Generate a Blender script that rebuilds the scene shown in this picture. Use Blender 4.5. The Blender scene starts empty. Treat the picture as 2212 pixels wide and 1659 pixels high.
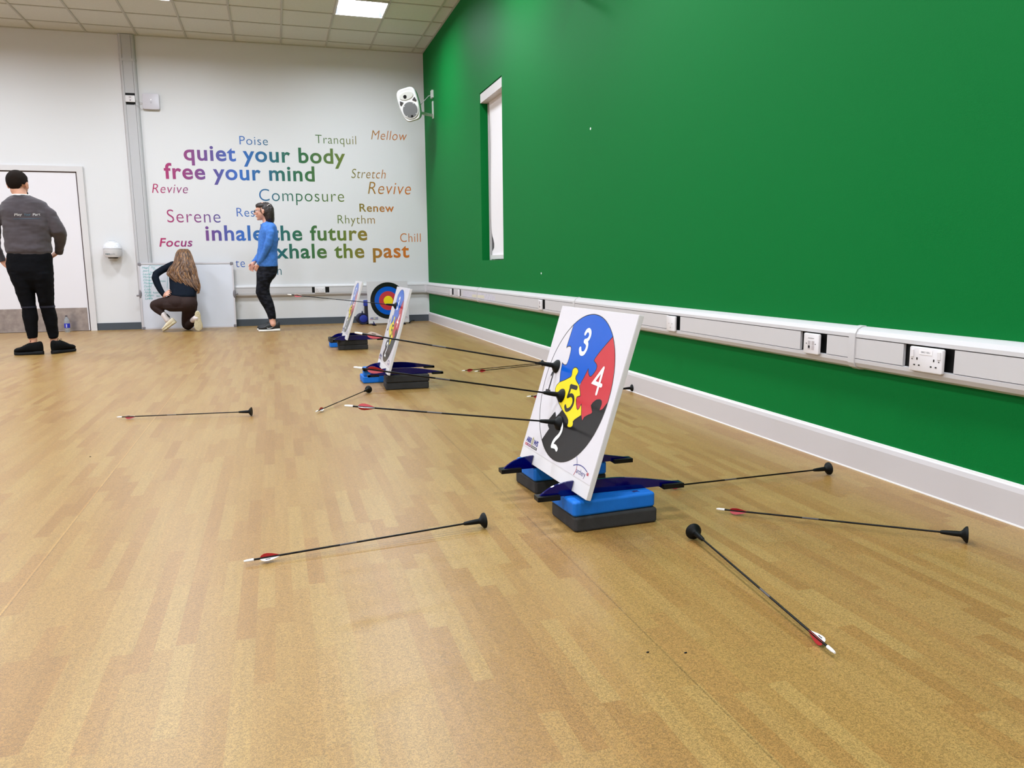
import bpy, bmesh, math, random
import numpy as np
from mathutils import Vector, Matrix, noise
from mathutils.geometry import tessellate_polygon
from mathutils.bvhtree import BVHTree

SC = bpy.context.scene
COL = SC.collection
R = math.radians

# ------------------------------------------------------------------ camera
FPX, YAW, PITCH, ROLL, CAMH = 1659.9, 0.2956, 0.1547, -0.0099, 0.8471
WPX, HPX = 2212, 1659
cy_, sy_, cp_, sp_, cr_, sr_ = (math.cos(YAW), math.sin(YAW), math.cos(PITCH),
                                math.sin(PITCH), math.cos(ROLL), math.sin(ROLL))
fwd = Vector((sy_ * cp_, cy_ * cp_, -sp_))
rgt = Vector((cy_, -sy_, 0))
upv = rgt.cross(fwd)
rgt2 = rgt * cr_ + upv * sr_
upv2 = upv * cr_ - rgt * sr_
cam_d = bpy.data.cameras.new('camera')
cam_d.sensor_width = 36
cam_d.lens = FPX / WPX * 36
cam_d.clip_start = 0.05
cam = bpy.data.objects.new('camera', cam_d)
COL.objects.link(cam)
m3 = Matrix((rgt2, upv2, -fwd)).transposed()
cam.matrix_world = Matrix.Translation((0, 0, CAMH)) @ m3.to_4x4()
SC.camera = cam

# ------------------------------------------------------------------ world, exposure
w = bpy.data.worlds.new('world'); SC.world = w
w.use_nodes = True
w.node_tree.nodes['Background'].inputs[0].default_value = (0.5, 0.5, 0.5, 1)
w.node_tree.nodes['Background'].inputs[1].default_value = 0.0
SC.view_settings.view_transform = 'Standard'
SC.view_settings.look = 'None'
SC.view_settings.exposure = 0.0
SC.view_settings.gamma = 1.0
SC.view_settings.use_curve_mapping = False
PANEL_POWER = 90.0          # emission strength of the ceiling panels
PANEL_X = [1.475 - .305 - 2.44 * k for k in range(4)]
PANEL_Y = [9.91 - 3.05 * k for k in range(5)]

# ------------------------------------------------------------------ places
XR = 2.2477            # green wall
YB, KB = 11.694, -0.0248   # back wall (slightly off square)
HC = 3.898             # ceiling
XL, YF = -7.6, -4.5    # unseen left wall and wall behind the camera
EB = Vector((1, KB, 0)).normalized()
NB = Vector((KB, -1, 0)).normalized()      # out of the back wall, into the room
ZV = Vector((0, 0, 1))

def ray(px, py):
    return (rgt2 * ((px - WPX / 2) / FPX) - upv2 * ((py - HPX / 2) / FPX) + fwd)
CAMO = Vector((0, 0, CAMH))
def at(px, py, Y):
    d = ray(px, py); return CAMO + d * (Y / d.y)
def on_floor(px, py, z=0.0):
    d = ray(px, py); return CAMO + d * ((z - CAMH) / d.z)
def on_green(px, py, off=0.0):
    d = ray(px, py); return CAMO + d * ((XR - off) / d.x)
def on_back(px, py, off=0.0):
    d = ray(px, py)
    P0 = Vector((XR, YB, 0)) + NB * off
    t = (P0 - CAMO).dot(NB) / d.dot(NB)
    return CAMO + d * t
def bwp(x, z, out=0.0):
    return Vector((x, YB + KB * (x - XR), z)) + NB * out

# ------------------------------------------------------------------ materials
MATS = {}
def lin(c):
    return tuple(((v / 255) / 12.92 if v / 255 <= .04045 else ((v / 255 + .055) / 1.055) ** 2.4) for v in c)
def mat(name, rgb=(128, 128, 128), rough=.5, metal=0, spec=.5, bump=0, bscale=200, var=0, vscale=8, emit=0, trans=0,
        coat=0, raw=None, alpha=1, sheen=0):
    if name in MATS: return MATS[name]
    m = bpy.data.materials.new(name); m.use_nodes = True
    nt = m.node_tree; b = nt.nodes['Principled BSDF']
    c = raw if raw else lin(rgb)
    b.inputs['Base Color'].default_value = (*c, 1)
    b.inputs['Roughness'].default_value = rough
    b.inputs['Metallic'].default_value = metal
    b.inputs['Specular IOR Level'].default_value = spec
    b.inputs['Coat Weight'].default_value = coat
    b.inputs['Sheen Weight'].default_value = sheen
    if trans: b.inputs['Transmission Weight'].default_value = trans
    if emit:
        b.inputs['Emission Color'].default_value = (*c, 1)
        b.inputs['Emission Strength'].default_value = emit
    if var or bump:
        tc = nt.nodes.new('ShaderNodeTexCoord')
    if var:
        n = nt.nodes.new('ShaderNodeTexNoise'); n.inputs['Scale'].default_value = vscale
        n.inputs['Detail'].default_value = 4
        nt.links.new(tc.outputs['Object'], n.inputs['Vector'])
        r = nt.nodes.new('ShaderNodeValToRGB')
        r.color_ramp.elements[0].position = .3; r.color_ramp.elements[1].position = .7
        r.color_ramp.elements[0].color = (*[v * (1 - var) for v in c], 1)
        r.color_ramp.elements[1].color = (*[min(1, v * (1 + var)) for v in c], 1)
        nt.links.new(n.outputs['Fac'], r.inputs['Fac'])
        nt.links.new(r.outputs['Color'], b.inputs['Base Color'])
    if bump:
        n2 = nt.nodes.new('ShaderNodeTexNoise'); n2.inputs['Scale'].default_value = bscale
        n2.inputs['Detail'].default_value = 3
        nt.links.new(tc.outputs['Object'], n2.inputs['Vector'])
        bp = nt.nodes.new('ShaderNodeBump'); bp.inputs['Strength'].default_value = bump
        bp.inputs['Distance'].default_value = .01
        nt.links.new(n2.outputs['Fac'], bp.inputs['Height'])
        nt.links.new(bp.outputs['Normal'], b.inputs['Normal'])
    MATS[name] = m
    return m

class NB_:
    """tiny node builder"""
    def __init__(s, m): s.nt = m.node_tree
    def n(s, t, **k):
        x = s.nt.nodes.new(t)
        for a, v in k.items(): setattr(x, a, v)
        return x
    def math(s, op, a, b=None, c=None):
        x = s.nt.nodes.new('ShaderNodeMath'); x.operation = op
        for i, v in enumerate((a, b, c)):
            if v is None: continue
            if isinstance(v, (int, float)): x.inputs[i].default_value = v
            else: s.nt.links.new(v, x.inputs[i])
        return x.outputs[0]
    def link(s, a, b): s.nt.links.new(a, b)

def floor_material():
    m = bpy.data.materials.new('beech_strip_vinyl'); m.use_nodes = True
    N = NB_(m); b = m.node_tree.nodes['Principled BSDF']
    tc = N.n('ShaderNodeTexCoord'); sep = N.n('ShaderNodeSeparateXYZ')
    N.link(tc.outputs['Object'], sep.inputs[0])
    X, Y = sep.outputs[0], sep.outputs[1]
    xs = N.math('DIVIDE', X, .0434)
    strip = N.math('FLOOR', xs)
    w1 = N.n('ShaderNodeTexWhiteNoise', noise_dimensions='1D'); N.link(strip, w1.inputs['W'])
    y1 = N.math('ADD', N.math('DIVIDE', Y, .37), N.math('MULTIPLY', w1.outputs[0], 37.0))
    seg = N.math('FLOOR', y1)
    cb = N.n('ShaderNodeCombineXYZ'); N.link(strip, cb.inputs[0]); N.link(seg, cb.inputs[1])
    w2 = N.n('ShaderNodeTexWhiteNoise', noise_dimensions='3D'); N.link(cb.outputs[0], w2.inputs['Vector'])
    ramp = N.n('ShaderNodeValToRGB'); cr = ramp.color_ramp
    cols = [(0, (204, 163, 110)), (.2, (212, 172, 120)), (.45, (215, 179, 125)), (.7, (219, 184, 132)), (1, (223, 192, 140))]
    cr.elements[0].color = (*lin(cols[0][1]), 1); cr.elements[1].color = (*lin(cols[-1][1]), 1)
    for p_, c_ in cols[1:-1]:
        e = cr.elements.new(p_); e.color = (*lin(c_), 1)
    N.link(w2.outputs[0], ramp.inputs[0])
    # long grain inside every strip
    mp = N.n('ShaderNodeMapping'); mp.inputs['Scale'].default_value = (70, 3.2, 1)
    N.link(tc.outputs['Object'], mp.inputs[0])
    g = N.n('ShaderNodeTexNoise'); g.inputs['Scale'].default_value = 1; g.inputs['Detail'].default_value = 4
    N.link(mp.outputs[0], g.inputs['Vector'])
    # worm-like speckle of the safety vinyl
    s1 = N.n('ShaderNodeTexNoise'); s1.inputs['Scale'].default_value = 240; s1.inputs['Detail'].default_value = 1.5
    s1.inputs['Distortion'].default_value = 1.6
    N.link(tc.outputs['Object'], s1.inputs['Vector'])
    mr = N.n('ShaderNodeMapRange'); mr.inputs[1].default_value = .40; mr.inputs[2].default_value = .60
    mr.inputs[3].default_value = .70; mr.inputs[4].default_value = 1.20
    N.link(s1.outputs['Fac'], mr.inputs[0])
    mg = N.n('ShaderNodeMapRange'); mg.inputs[1].default_value = .3; mg.inputs[2].default_value = .7
    mg.inputs[3].default_value = .94; mg.inputs[4].default_value = 1.05
    N.link(g.outputs['Fac'], mg.inputs[0])
    f = N.math('MULTIPLY', mr.outputs[0], mg.outputs[0])
    # welded sheet seams
    seam = None
    for sx in (-3.62, -2.16, -.693, .775):
        d = N.math('LESS_THAN', N.math('ABSOLUTE', N.math('SUBTRACT', X, sx)), .0021)
        seam = d if seam is None else N.math('MAXIMUM', seam, d)
    lt = N.math('LESS_THAN', N.math('ABSOLUTE', N.math('SUBTRACT', X, -.697)), .003)
    f2 = N.math('ADD', N.math('SUBTRACT', f, N.math('MULTIPLY', seam, .24)), N.math('MULTIPLY', lt, .30))
    mx = N.n('ShaderNodeVectorMath', operation='SCALE')
    N.link(ramp.outputs[0], mx.inputs[0]); N.link(f2, mx.inputs['Scale'])
    tint = N.n('ShaderNodeVectorMath', operation='MULTIPLY')
    tint.inputs[1].default_value = FLOOR_TINT
    N.link(mx.outputs[0], tint.inputs[0])
    N.link(tint.outputs[0], b.inputs['Base Color'])
    b.inputs['Roughness'].default_value = .37
    b.inputs['Specular IOR Level'].default_value = .5
    bp = N.n('ShaderNodeBump'); bp.inputs['Strength'].default_value = .12; bp.inputs['Distance'].default_value = .004
    s2 = N.n('ShaderNodeTexNoise'); s2.inputs['Scale'].default_value = 42; s2.inputs['Detail'].default_value = 2
    N.link(tc.outputs['Object'], s2.inputs['Vector'])
    N.link(s2.outputs['Fac'], bp.inputs['Height']); N.link(bp.outputs[0], b.inputs['Normal'])
    return m
FLOOR_TINT = (.435, .360, .218)

def gradient_material():
    """printed rainbow of the wall lettering: its colour runs along the wall"""
    m = bpy.data.materials.new('rainbow_vinyl'); m.use_nodes = True
    N = NB_(m); b = m.node_tree.nodes['Principled BSDF']
    geo = N.n('ShaderNodeNewGeometry'); sep = N.n('ShaderNodeSeparateXYZ'); N.link(geo.outputs['Position'], sep.inputs[0])
    xs = [on_back(px, 450).x for px in (330, 400, 470, 520, 570, 610, 660, 740, 790, 840, 890)]
    cs = [(176, 34, 92), (142, 50, 110), (84, 70, 140), (44, 98, 180), (22, 92, 140), (24, 96, 88), (30, 96, 50), (92, 112, 28), (134, 108, 26), (186, 104, 26), (204, 110, 24)]
    mr = N.n('ShaderNodeMapRange'); mr.inputs[1].default_value = xs[0]; mr.inputs[2].default_value = xs[-1]
    N.link(sep.outputs[0], mr.inputs[0])
    r = N.n('ShaderNodeValToRGB'); cr = r.color_ramp
    cr.elements[0].color = (*lin(cs[0]), 1); cr.elements[1].color = (*lin(cs[-1]), 1)
    for x_, c_ in list(zip(xs, cs))[1:-1]:
        e = cr.elements.new((x_ - xs[0]) / (xs[-1] - xs[0])); e.color = (*lin(c_), 1)
    N.link(mr.outputs[0], r.inputs[0]); N.link(r.outputs[0], b.inputs['Base Color'])
    b.inputs['Roughness'].default_value = .4
    return m

# ------------------------------------------------------------------ mesh builder
def perp(d):
    d = d.normalized()
    a = Vector((0, 0, 1)) if abs(d.z) < .9 else Vector((1, 0, 0))
    u = d.cross(a).normalized()
    return u, d.cross(u).normalized()

class MB:
    def __init__(s): s.v = []; s.f = []; s.m = []; s.cur = 0
    def add(s, vs, fs, mi=None):
        o = len(s.v); s.v += [Vector(v) for v in vs]
        for f in fs: s.f.append(tuple(i + o for i in f)); s.m.append(s.cur if mi is None else mi)
    def box(s, a, b, mi=None):
        x0, y0, z0 = a; x1, y1, z1 = b
        vs = [(x0, y0, z0), (x1, y0, z0), (x1, y1, z0), (x0, y1, z0), (x0, y0, z1), (x1, y0, z1), (x1, y1, z1), (x0, y1, z1)]
        s.add(vs, [(0, 3, 2, 1), (4, 5, 6, 7), (0, 1, 5, 4), (1, 2, 6, 5), (2, 3, 7, 6), (3, 0, 4, 7)], mi)
    def obox(s, c, ex, ey, ez, mi=None, bev=0):
        c = Vector(c); ex, ey, ez = Vector(ex), Vector(ey), Vector(ez)
        if bev:
            s.rbox(c, ex, ey, ez, bev, mi); return
        vs = [c + ex * i + ey * j + ez * k for k in (-1, 1) for i, j in ((-1, -1), (1, -1), (1, 1), (-1, 1))]
        fl = ex.cross(ey).dot(ez) < 0
        fs = [(0, 3, 2, 1), (4, 5, 6, 7), (0, 1, 5, 4), (1, 2, 6, 5), (2, 3, 7, 6), (3, 0, 4, 7)]
        if fl: fs = [f[::-1] for f in fs]
        s.add(vs, fs, mi)
    def rbox(s, c, ex, ey, ez, r, mi=None, n=3):
        """box with rounded vertical (ez) edges and chamfered top and bottom"""
        lx, ly, lz = ex.length, ey.length, ez.length
        ux, uy, uz = ex / lx, ey / ly, ez / lz
        def ring(inset, z):
            out = []
            rr = max(r - inset, 1e-4)
            for q, (sx, sy) in enumerate(((1, 1), (-1, 1), (-1, -1), (1, -1))):
                for k in range(n + 1):
                    a = (q + k / n) * math.pi / 2
                    px = sx * (lx - r) + rr * math.cos(a); py = sy * (ly - r) + rr * math.sin(a)
                    out.append(c + ux * px + uy * py + uz * z)
            return out
        h = min(r * .6, lz * .5)
        rings = [ring(h, -lz), ring(h * .3, -lz + h * .3), ring(0, -lz + h), ring(0, lz - h), ring(h * .3, lz - h * .3), ring(h, lz)]
        s.loft(rings, True, mi)
    def loft(s, rings, cap=True, mi=None):
        n = len(rings[0]); o = len(s.v)
        vs = [v for r_ in rings for v in r_]; fs = []
        for i in range(len(rings) - 1):
            for j in range(n):
                a = i * n + j; b = i * n + (j + 1) % n
                fs.append((a, b, b + n, a + n))
        if cap:
            fs.append(tuple(range(n))[::-1]); k = (len(rings) - 1) * n
            fs.append(tuple(range(k, k + n)))
        s.add(vs, fs, mi)
    def cyl(s, p0, p1, r0, r1=None, n=16, mi=None):
        p0, p1 = Vector(p0), Vector(p1); r1 = r0 if r1 is None else r1
        u, v = perp(p1 - p0)
        s.loft([[p + u * (r * math.cos(2 * math.pi * k / n)) + v * (r * math.sin(2 * math.pi * k / n)) for k in range(n)]
                for p, r in ((p0, r0), (p1, r1))][::1], True, mi)
    def tube(s, pts, rad, n=12, mi=None, round_=True, flat=None):
        pts = [Vector(p) for p in pts]
        if not hasattr(rad, '__len__'): rad = [rad] * len(pts)
        P, Rr = [], []
        d0 = (pts[1] - pts[0]).normalized(); d1 = (pts[-1] - pts[-2]).normalized()
        if round_:
            for a in (80, 55, 28): P.append(pts[0] - d0 * rad[0] * math.sin(R(a)) ); Rr.append(rad[0] * math.cos(R(a)))
        P += pts; Rr += list(rad)
        if round_:
            for a in (28, 55, 80): P.append(pts[-1] + d1 * rad[-1] * math.sin(R(a))); Rr.append(rad[-1] * math.cos(R(a)))
        u, v = perp(d0); rings = []
        for i, (p, r) in enumerate(zip(P, Rr)):
            t = (P[min(i + 1, len(P) - 1)] - P[max(i - 1, 0)]).normalized()
            u = (u - t * u.dot(t)).normalized(); v = t.cross(u)
            rings.append([p + u * (r * math.cos(2 * math.pi * k / n)) + v * (r * math.sin(2 * math.pi * k / n)) for k in range(n)])
        s.loft(rings, True, mi)
    def ell(s, c, ax, ay, az, n=20, m=12, mi=None):
        c = Vector(c); ax, ay, az = Vector(ax), Vector(ay), Vector(az); rings = []
        for i in range(m + 1):
            t = -math.pi / 2 + math.pi * (i + .001) / (m + .002)
            rings.append([c + az * math.sin(t) + (ax * math.cos(2 * math.pi * k / n) + ay * math.sin(2 * math.pi * k / n)) * math.cos(t)
                          for k in range(n)])
        s.loft(rings, True, mi)
    def prism(s, poly, o, eu, ev, en, t0, t1, mi=None):
        """2D polygon (u,v) extruded from t0 to t1 along en"""
        o, eu, ev, en = Vector(o), Vector(eu), Vector(ev), Vector(en); n = len(poly)
        vs = [o + eu * a + ev * b + en * t for t in (t0, t1) for a, b in poly]
        tri = tessellate_polygon([[Vector((a, b, 0)) for a, b in poly]])
        fs = [tuple(t) for t in tri] + [tuple(i + n for i in t) for t in tri]
        fs += [(i, (i + 1) % n, (i + 1) % n + n, i + n) for i in range(n)]
        s.add(vs, fs, mi)
    def flat(s, poly, o, eu, ev, mi=None):
        o, eu, ev = Vector(o), Vector(eu), Vector(ev)
        tri = tessellate_polygon([[Vector((a, b, 0)) for a, b in poly]])
        s.add([o + eu * a + ev * b for a, b in poly], [tuple(t) for t in tri], mi)
    def build(s, name, mats, parent=None, smooth=True, label=None, fix=True, ang=40):
        me = bpy.data.meshes.new(name)
        off = ROOTLOC.get(parent.name, Vector()) if parent else Vector()
        me.from_pydata([v - off for v in s.v], [], s.f)
        if not isinstance(mats, (list, tuple)): mats = [mats]
        for m in mats: me.materials.append(m)
        me.polygons.foreach_set('material_index', s.m)
        me.validate()
        if fix:
            bm = bmesh.new(); bm.from_mesh(me); bmesh.ops.recalc_face_normals(bm, faces=bm.faces); bm.to_mesh(me); bm.free()
        if smooth:
            me.polygons.foreach_set('use_smooth', [True] * len(me.polygons))
            try: me.set_sharp_from_angle(angle=R(ang))
            except Exception: pass
        o = bpy.data.objects.new(name, me); COL.objects.link(o)
        if parent:
            o.parent = parent; ROOTLOC[o.name] = off
        else: ROOTLOC[o.name] = Vector()
        if label: o['label'] = label
        return o
ROOTLOC = {}

def thing(name, label, cat, loc, group=None):
    o = bpy.data.objects.new(name, None); COL.objects.link(o)
    o.location = loc; o.empty_display_size = .05
    o['label'] = label; o['category'] = cat
    if group: o['group'] = group
    ROOTLOC[o.name] = Vector(loc)
    return o
def tag(o, label, cat, group=None):
    o['label'] = label; o['category'] = cat
    if group: o['group'] = group
    return o
def struct(o): o['kind'] = 'structure'; return o

def remeshed(mb, voxel, name, mats, parent, smooth_it=4, wrinkle=0, wscale=(9, 9, 9), label=None, seed=0, wfun=None):
    """fuse the overlapping closed volumes of mb into one continuous skin"""
    t = mb.build('tmp', mats, None, smooth=False)
    md = t.modifiers.new('r', 'REMESH'); md.mode = 'VOXEL'; md.voxel_size = voxel; md.use_smooth_shade = True
    if smooth_it:
        sm = t.modifiers.new('s', 'SMOOTH'); sm.iterations = smooth_it; sm.factor = .5
    dg = bpy.context.evaluated_depsgraph_get()
    me = bpy.data.meshes.new_from_object(t.evaluated_get(dg))
    bpy.data.objects.remove(t)
    off = ROOTLOC.get(parent.name, Vector()) if parent else Vector()
    if wrinkle or wfun:
        ns = [v.normal.copy() for v in me.vertices]
        for v, n_ in zip(me.vertices, ns):
            p = v.co
            if wrinkle:
                k = noise.fractal(Vector((p.x * wscale[0], p.y * wscale[1], p.z * wscale[2])) + Vector((seed, 0, 0)), .8, 2, 3)
                v.co = p + n_ * (k * wrinkle)
            if wfun: v.co = wfun(v.co, n_)
    me.transform(Matrix.Translation(-off))
    me.name = name
    me.materials.clear()
    for m in (mats if isinstance(mats, (list, tuple)) else [mats]): me.materials.append(m)
    me.polygons.foreach_set('use_smooth', [True] * len(me.polygons))
    o = bpy.data.objects.new(name, me); COL.objects.link(o)
    if parent: o.parent = parent; ROOTLOC[o.name] = off
    if label: o['label'] = label
    return o

# ------------------------------------------------------------------ text
def text_polys(s, bold=0.0, shear=0.0, spacing=1.0):
    cu = bpy.data.curves.new('t', 'FONT'); cu.body = s; cu.size = 1; cu.shear = shear; cu.offset = bold
    cu.space_character = spacing; cu.resolution_u = 6; cu.fill_mode = 'FRONT'
    o = bpy.data.objects.new('t', cu); COL.objects.link(o)
    dg = bpy.context.evaluated_depsgraph_get(); dg.update()
    me = bpy.data.meshes.new_from_object(o.evaluated_get(dg))
    v = [(a.co.x, a.co.y) for a in me.vertices]; f = [tuple(p.vertices) for p in me.polygons]
    bpy.data.objects.remove(o); bpy.data.curves.remove(cu); bpy.data.meshes.remove(me)
    xs = [a[0] for a in v]; ys = [a[1] for a in v]
    x0, x1, y0, y1 = min(xs), max(xs), min(ys), max(ys)
    return [((a - x0) / (x1 - x0), (b - y0) / (y1 - y0)) for a, b in v], f
def text_on(mb, s, o, eu, ev, w_, h_, mi=None, **k):
    v, f = text_polys(s, **k); o, eu, ev = Vector(o), Vector(eu), Vector(ev)
    mb.add([o + eu * (a * w_) + ev * (b * h_) for a, b in v], f, mi)

def catmull(pts, n=5, closed=False):
    out = []; P = [Vector((*p, 0)) for p in pts]; L = len(P)
    rng = range(L) if closed else range(L - 1)
    for i in rng:
        if closed: a, b, c, d = P[(i - 1) % L], P[i], P[(i + 1) % L], P[(i + 2) % L]
        else: a, b, c, d = P[max(i - 1, 0)], P[i], P[i + 1], P[min(i + 2, L - 1)]
        for k in range(n):
            t = k / n
            q = .5 * ((2 * b) + (c - a) * t + (2 * a - 5 * b + 4 * c - d) * t * t + (3 * b - a - 3 * c + d) * t ** 3)
            out.append((q.x, q.y))
    if not closed: out.append(pts[-1])
    return out
def stroke(mb, pts, wd, o, eu, ev, mi=None, closed=False, cap=True):
    """flat ribbon along a polyline: mitred joints, no overlapping faces"""
    o, eu, ev = Vector(o), Vector(eu), Vector(ev)
    P = [Vector((a, b)) for a, b in pts]
    P = [p for i, p in enumerate(P) if i == 0 or (p - P[i - 1]).length > 1e-5]
    h = wd / 2; L = len(P)
    def nrm(a, b):
        d = (b - a).normalized(); return Vector((-d.y, d.x))
    left, right = [], []
    for i in range(L):
        if closed: n0, n1 = nrm(P[i - 1], P[i]), nrm(P[i], P[(i + 1) % L])
        else:
            n0 = nrm(P[max(i - 1, 0)], P[max(i, 1)]); n1 = nrm(P[min(i, L - 2)], P[min(i + 1, L - 1)])
        m_ = (n0 + n1)
        m_ = n0 if m_.length < 1e-3 else m_.normalized()
        k = h / max(m_.dot(n0), .35)
        left.append(P[i] + m_ * k); right.append(P[i] - m_ * k)
    V = lambda p: o + eu * p.x + ev * p.y
    vs = [V(p) for p in left] + [V(p) for p in right]; fs = []
    for i in range(L if closed else L - 1):
        j = (i + 1) % L; fs.append((i, L + i, L + j, j))
    mb.add(vs, fs, mi)
    if cap and not closed:
        for a, b, c in ((P[0], left[0], right[0]), (P[-1], right[-1], left[-1])):
            r0 = b - a; out = []
            for q in range(9):
                t = math.pi * q / 8
                out.append(V(a + Vector((r0.x * math.cos(t) - r0.y * math.sin(t), r0.x * math.sin(t) + r0.y * math.cos(t)))))
            mb.add(out, [tuple(range(9))], mi)

# ================================================================== THE SETTING
M_white = mat('white_wall_paint', (214, 211, 212), .55, bump=.05, bscale=260)
M_green = mat('green_wall_paint', raw=(.0, .145, .026), rough=.6, spec=.10, bump=.05, bscale=260)
M_gloss = mat('white_gloss_paint', (208, 202, 202), .38)
M_skirt = mat('cream_skirting', (196, 189, 190), .45)
M_caulk = mat('white_caulk', (238, 236, 236), .4)
M_dskirt = mat('dark_grey_skirting', (66, 72, 80), .5)
M_pvc = mat('white_pvc', (198, 193, 194), .35)
M_pvcl = mat('pvc_shadow_gap', (60, 56, 56), .6)
M_black = mat('black_plastic', (10, 10, 11), .45, spec=.25)
M_tile = mat('mineral_ceiling_tile', (210, 208, 200), .9, bump=.25, bscale=180, var=.03, vscale=60)
M_tbar = mat('ceiling_grid_metal', (182, 178, 168), .5)

mb = MB()
mb.add([(XL, YF, 0), (XR, YF, 0), (XR, YB, 0), (XL, YB + KB * (XL - XR), 0)], [(0, 1, 2, 3)])
struct(mb.build('floor', floor_material(), smooth=False, fix=False))

# ceiling: lay-in tiles on a grid, cells left open where the light panels sit
PITCH_T = .61
gx = [2.085 + .0 - PITCH_T * k for k in range(0, 16)]
gx = [XR] + [g for g in gx if g > XL] + [XL]
gy = [12.045 - .0]; gy = []
g = 11.435
while g > YF: gy.append(g); g -= PITCH_T
def is_panel(cx, cyy):
    return any(abs(cx - a) < .2 for a in PANEL_X) and any(abs(cyy - b) < .2 for b in PANEL_Y)
mb = MB()
for i in range(len(gx) - 1):
    x1, x0 = gx[i], gx[i + 1]
    ys = [YB + KB * (x0 - XR) + .02] + gy + [YF]
    for j in range(len(ys) - 1):
        y1, y0 = ys[j], ys[j + 1]
        if is_panel((x0 + x1) / 2, (y0 + y1) / 2): continue
        mb.add([(x0, y0, HC + .008), (x0, y1, HC + .008), (x1, y1, HC + .008), (x1, y0, HC + .008)], [(0, 1, 2, 3)], 0)
for x in gx[1:-1]:
    mb.box((x - .012, YF, HC), (x + .012, YB + KB * (x - XR), HC + .03), 1)
for y in gy:
    mb.box((XL, y - .012, HC + .0005), (XR, y + .012, HC + .03), 1)
# wall angle
mb.obox(bwp((XR + XL) / 2, HC + .004, .012), EB * ((XR - XL) / 2), NB * .012, ZV * .005, 1)
mb.box((XR - .024, YF, HC), (XR, YB, HC + .01), 1)
mb.box((XL, YF, HC + .10), (XR, YB + .3, HC + .12), 0)
struct(mb.build('ceiling', [M_tile, M_tbar], smooth=False))

# back wall
mb = MB()
P0, P1 = bwp(XL, 0), bwp(XR, 0)
mb.add([P0, P1, P1 + ZV * (HC + .05), P0 + ZV * (HC + .05)], [(0, 1, 2, 3)])
struct(mb.build('wall_back', M_white, smooth=False, fix=False))
# left wall and the wall behind the camera
mb = MB()
mb.add([(XL, YF, 0), (XL, bwp(XL, 0).y, 0), (XL, bwp(XL, 0).y, HC + .05), (XL, YF, HC + .05)], [(0, 1, 2, 3)])
struct(mb.build('wall_left', M_white, smooth=False, fix=False))
mb = MB()
mb.add([(XR, YF, 0), (XL, YF, 0), (XL, YF, HC + .05), (XR, YF, HC + .05)], [(0, 1, 2, 3)])
struct(mb.build('wall_front', M_white, smooth=False, fix=False))
# green wall with its slot window
WY0, WY1, WZ0, WZ1, WD = 7.632, 8.485, .893, 2.69, .16
mb = MB()
ys = [YF, WY0, WY1, YB]; zs = [0, WZ0, WZ1, HC + .05]
for i in range(3):
    for j in range(3):
        if i == 1 and j == 1: continue
        mb.add([(XR, ys[i], zs[j]), (XR, ys[i + 1], zs[j]), (XR, ys[i + 1], zs[j + 1]), (XR, ys[i], zs[j + 1])], [(3, 2, 1, 0)], 0)
for (a, b) in (((WY0, WZ0), (WY1, WZ0)), ((WY1, WZ0), (WY1, WZ1)), ((WY1, WZ1), (WY0, WZ1)), ((WY0, WZ1), (WY0, WZ0))):
    mb.add([(XR, a[0], a[1]), (XR, b[0], b[1]), (XR + WD, b[0], b[1]), (XR + WD, a[0], a[1])], [(0, 1, 2, 3)], 0)
for px, py in ((1275.5, 278), (1169, 590.5)):
    c = on_green(px, py, .0008)
    mb.add([c + Vector((0, .012 * math.cos(a), .009 * math.sin(a))) for a in [k * .7 for k in range(9)]], [tuple(range(9))], 1)
struct(mb.build('wall_right', [M_green, M_caulk], smooth=False, fix=False))
# window frame, glass
win = struct(thing('window_1', 'tall narrow slot window recessed in the green wall', 'window', (XR + .12, (WY0 + WY1) / 2, WZ0)))
del win['category']
mb = MB()
fx0, fx1 = XR + .105, XR + .15
mb.box((fx0 + .012, WY0, WZ0), (fx1, WY0 + .05, WZ1)); mb.box((fx0 + .012, WY1 - .03, WZ0), (fx1, WY1, WZ1))
mb.box((fx0 + .012, WY0, WZ0), (fx1, WY1, WZ0 + .02)); mb.box((fx0 + .012, WY0, WZ1 - .05), (fx1, WY1, WZ1))
mb.build('window_frame', M_gloss, win, smooth=False)
mb = MB(); mb.box((XR + .128, WY0 + .04, WZ0 + .04), (XR + .134, WY1 - .03, WZ1 - .04))
mb.build('glass', mat('night_glass', (3, 4, 4), .4, spec=.1), win, smooth=False)
# roller blind
bl = thing('roller_blind', 'white roller blind with boxed headrail pulled down over the slot window', 'blind', (XR + .05, (WY0 + WY1) / 2, WZ1 - .1))
mb = MB(); mb.box((XR + .004, WY0 + .004, 2.585), (XR + .095, WY1 - .006, WZ1 - .012)); mb.build('headrail', M_gloss, bl, smooth=False)
mb = MB()
NY, NZ = 24, 40; vs = []; fs = []
ztop, zbot = 2.588, .945
for j in range(NZ + 1):
    t = j / NZ; z = ztop + (zbot - ztop) * t
    yl = WY1 - .085 - .10 * math.exp(-((t - .93) / .06) ** 2) - .015 * t
    if t > .97: yl = WY1 - .11
    for i in range(NY + 1):
        s_ = i / NY; y = yl + (WY0 + .008 - yl) * s_
        x = XR + .082 + .006 * math.sin(7 * t + 3 * s_) * (1 - s_) + .010 * math.sin(2.3 * s_ + 1.2 * math.sin(3 * t)) * (.3 + t) * .8
        vs.append((x, y, z))
for j in range(NZ):
    for i in range(NY):
        a = j * (NY + 1) + i; fs.append((a, a + 1, a + NY + 2, a + NY + 1))
mb.add(vs, fs); mb.add([(v[0] + .0012, v[1], v[2]) for v in vs], [f[::-1] for f in fs])
mb.build('blind_fabric', mat('blind_cloth', (226, 220, 222), .8, bump=.1, bscale=500), bl)
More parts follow.
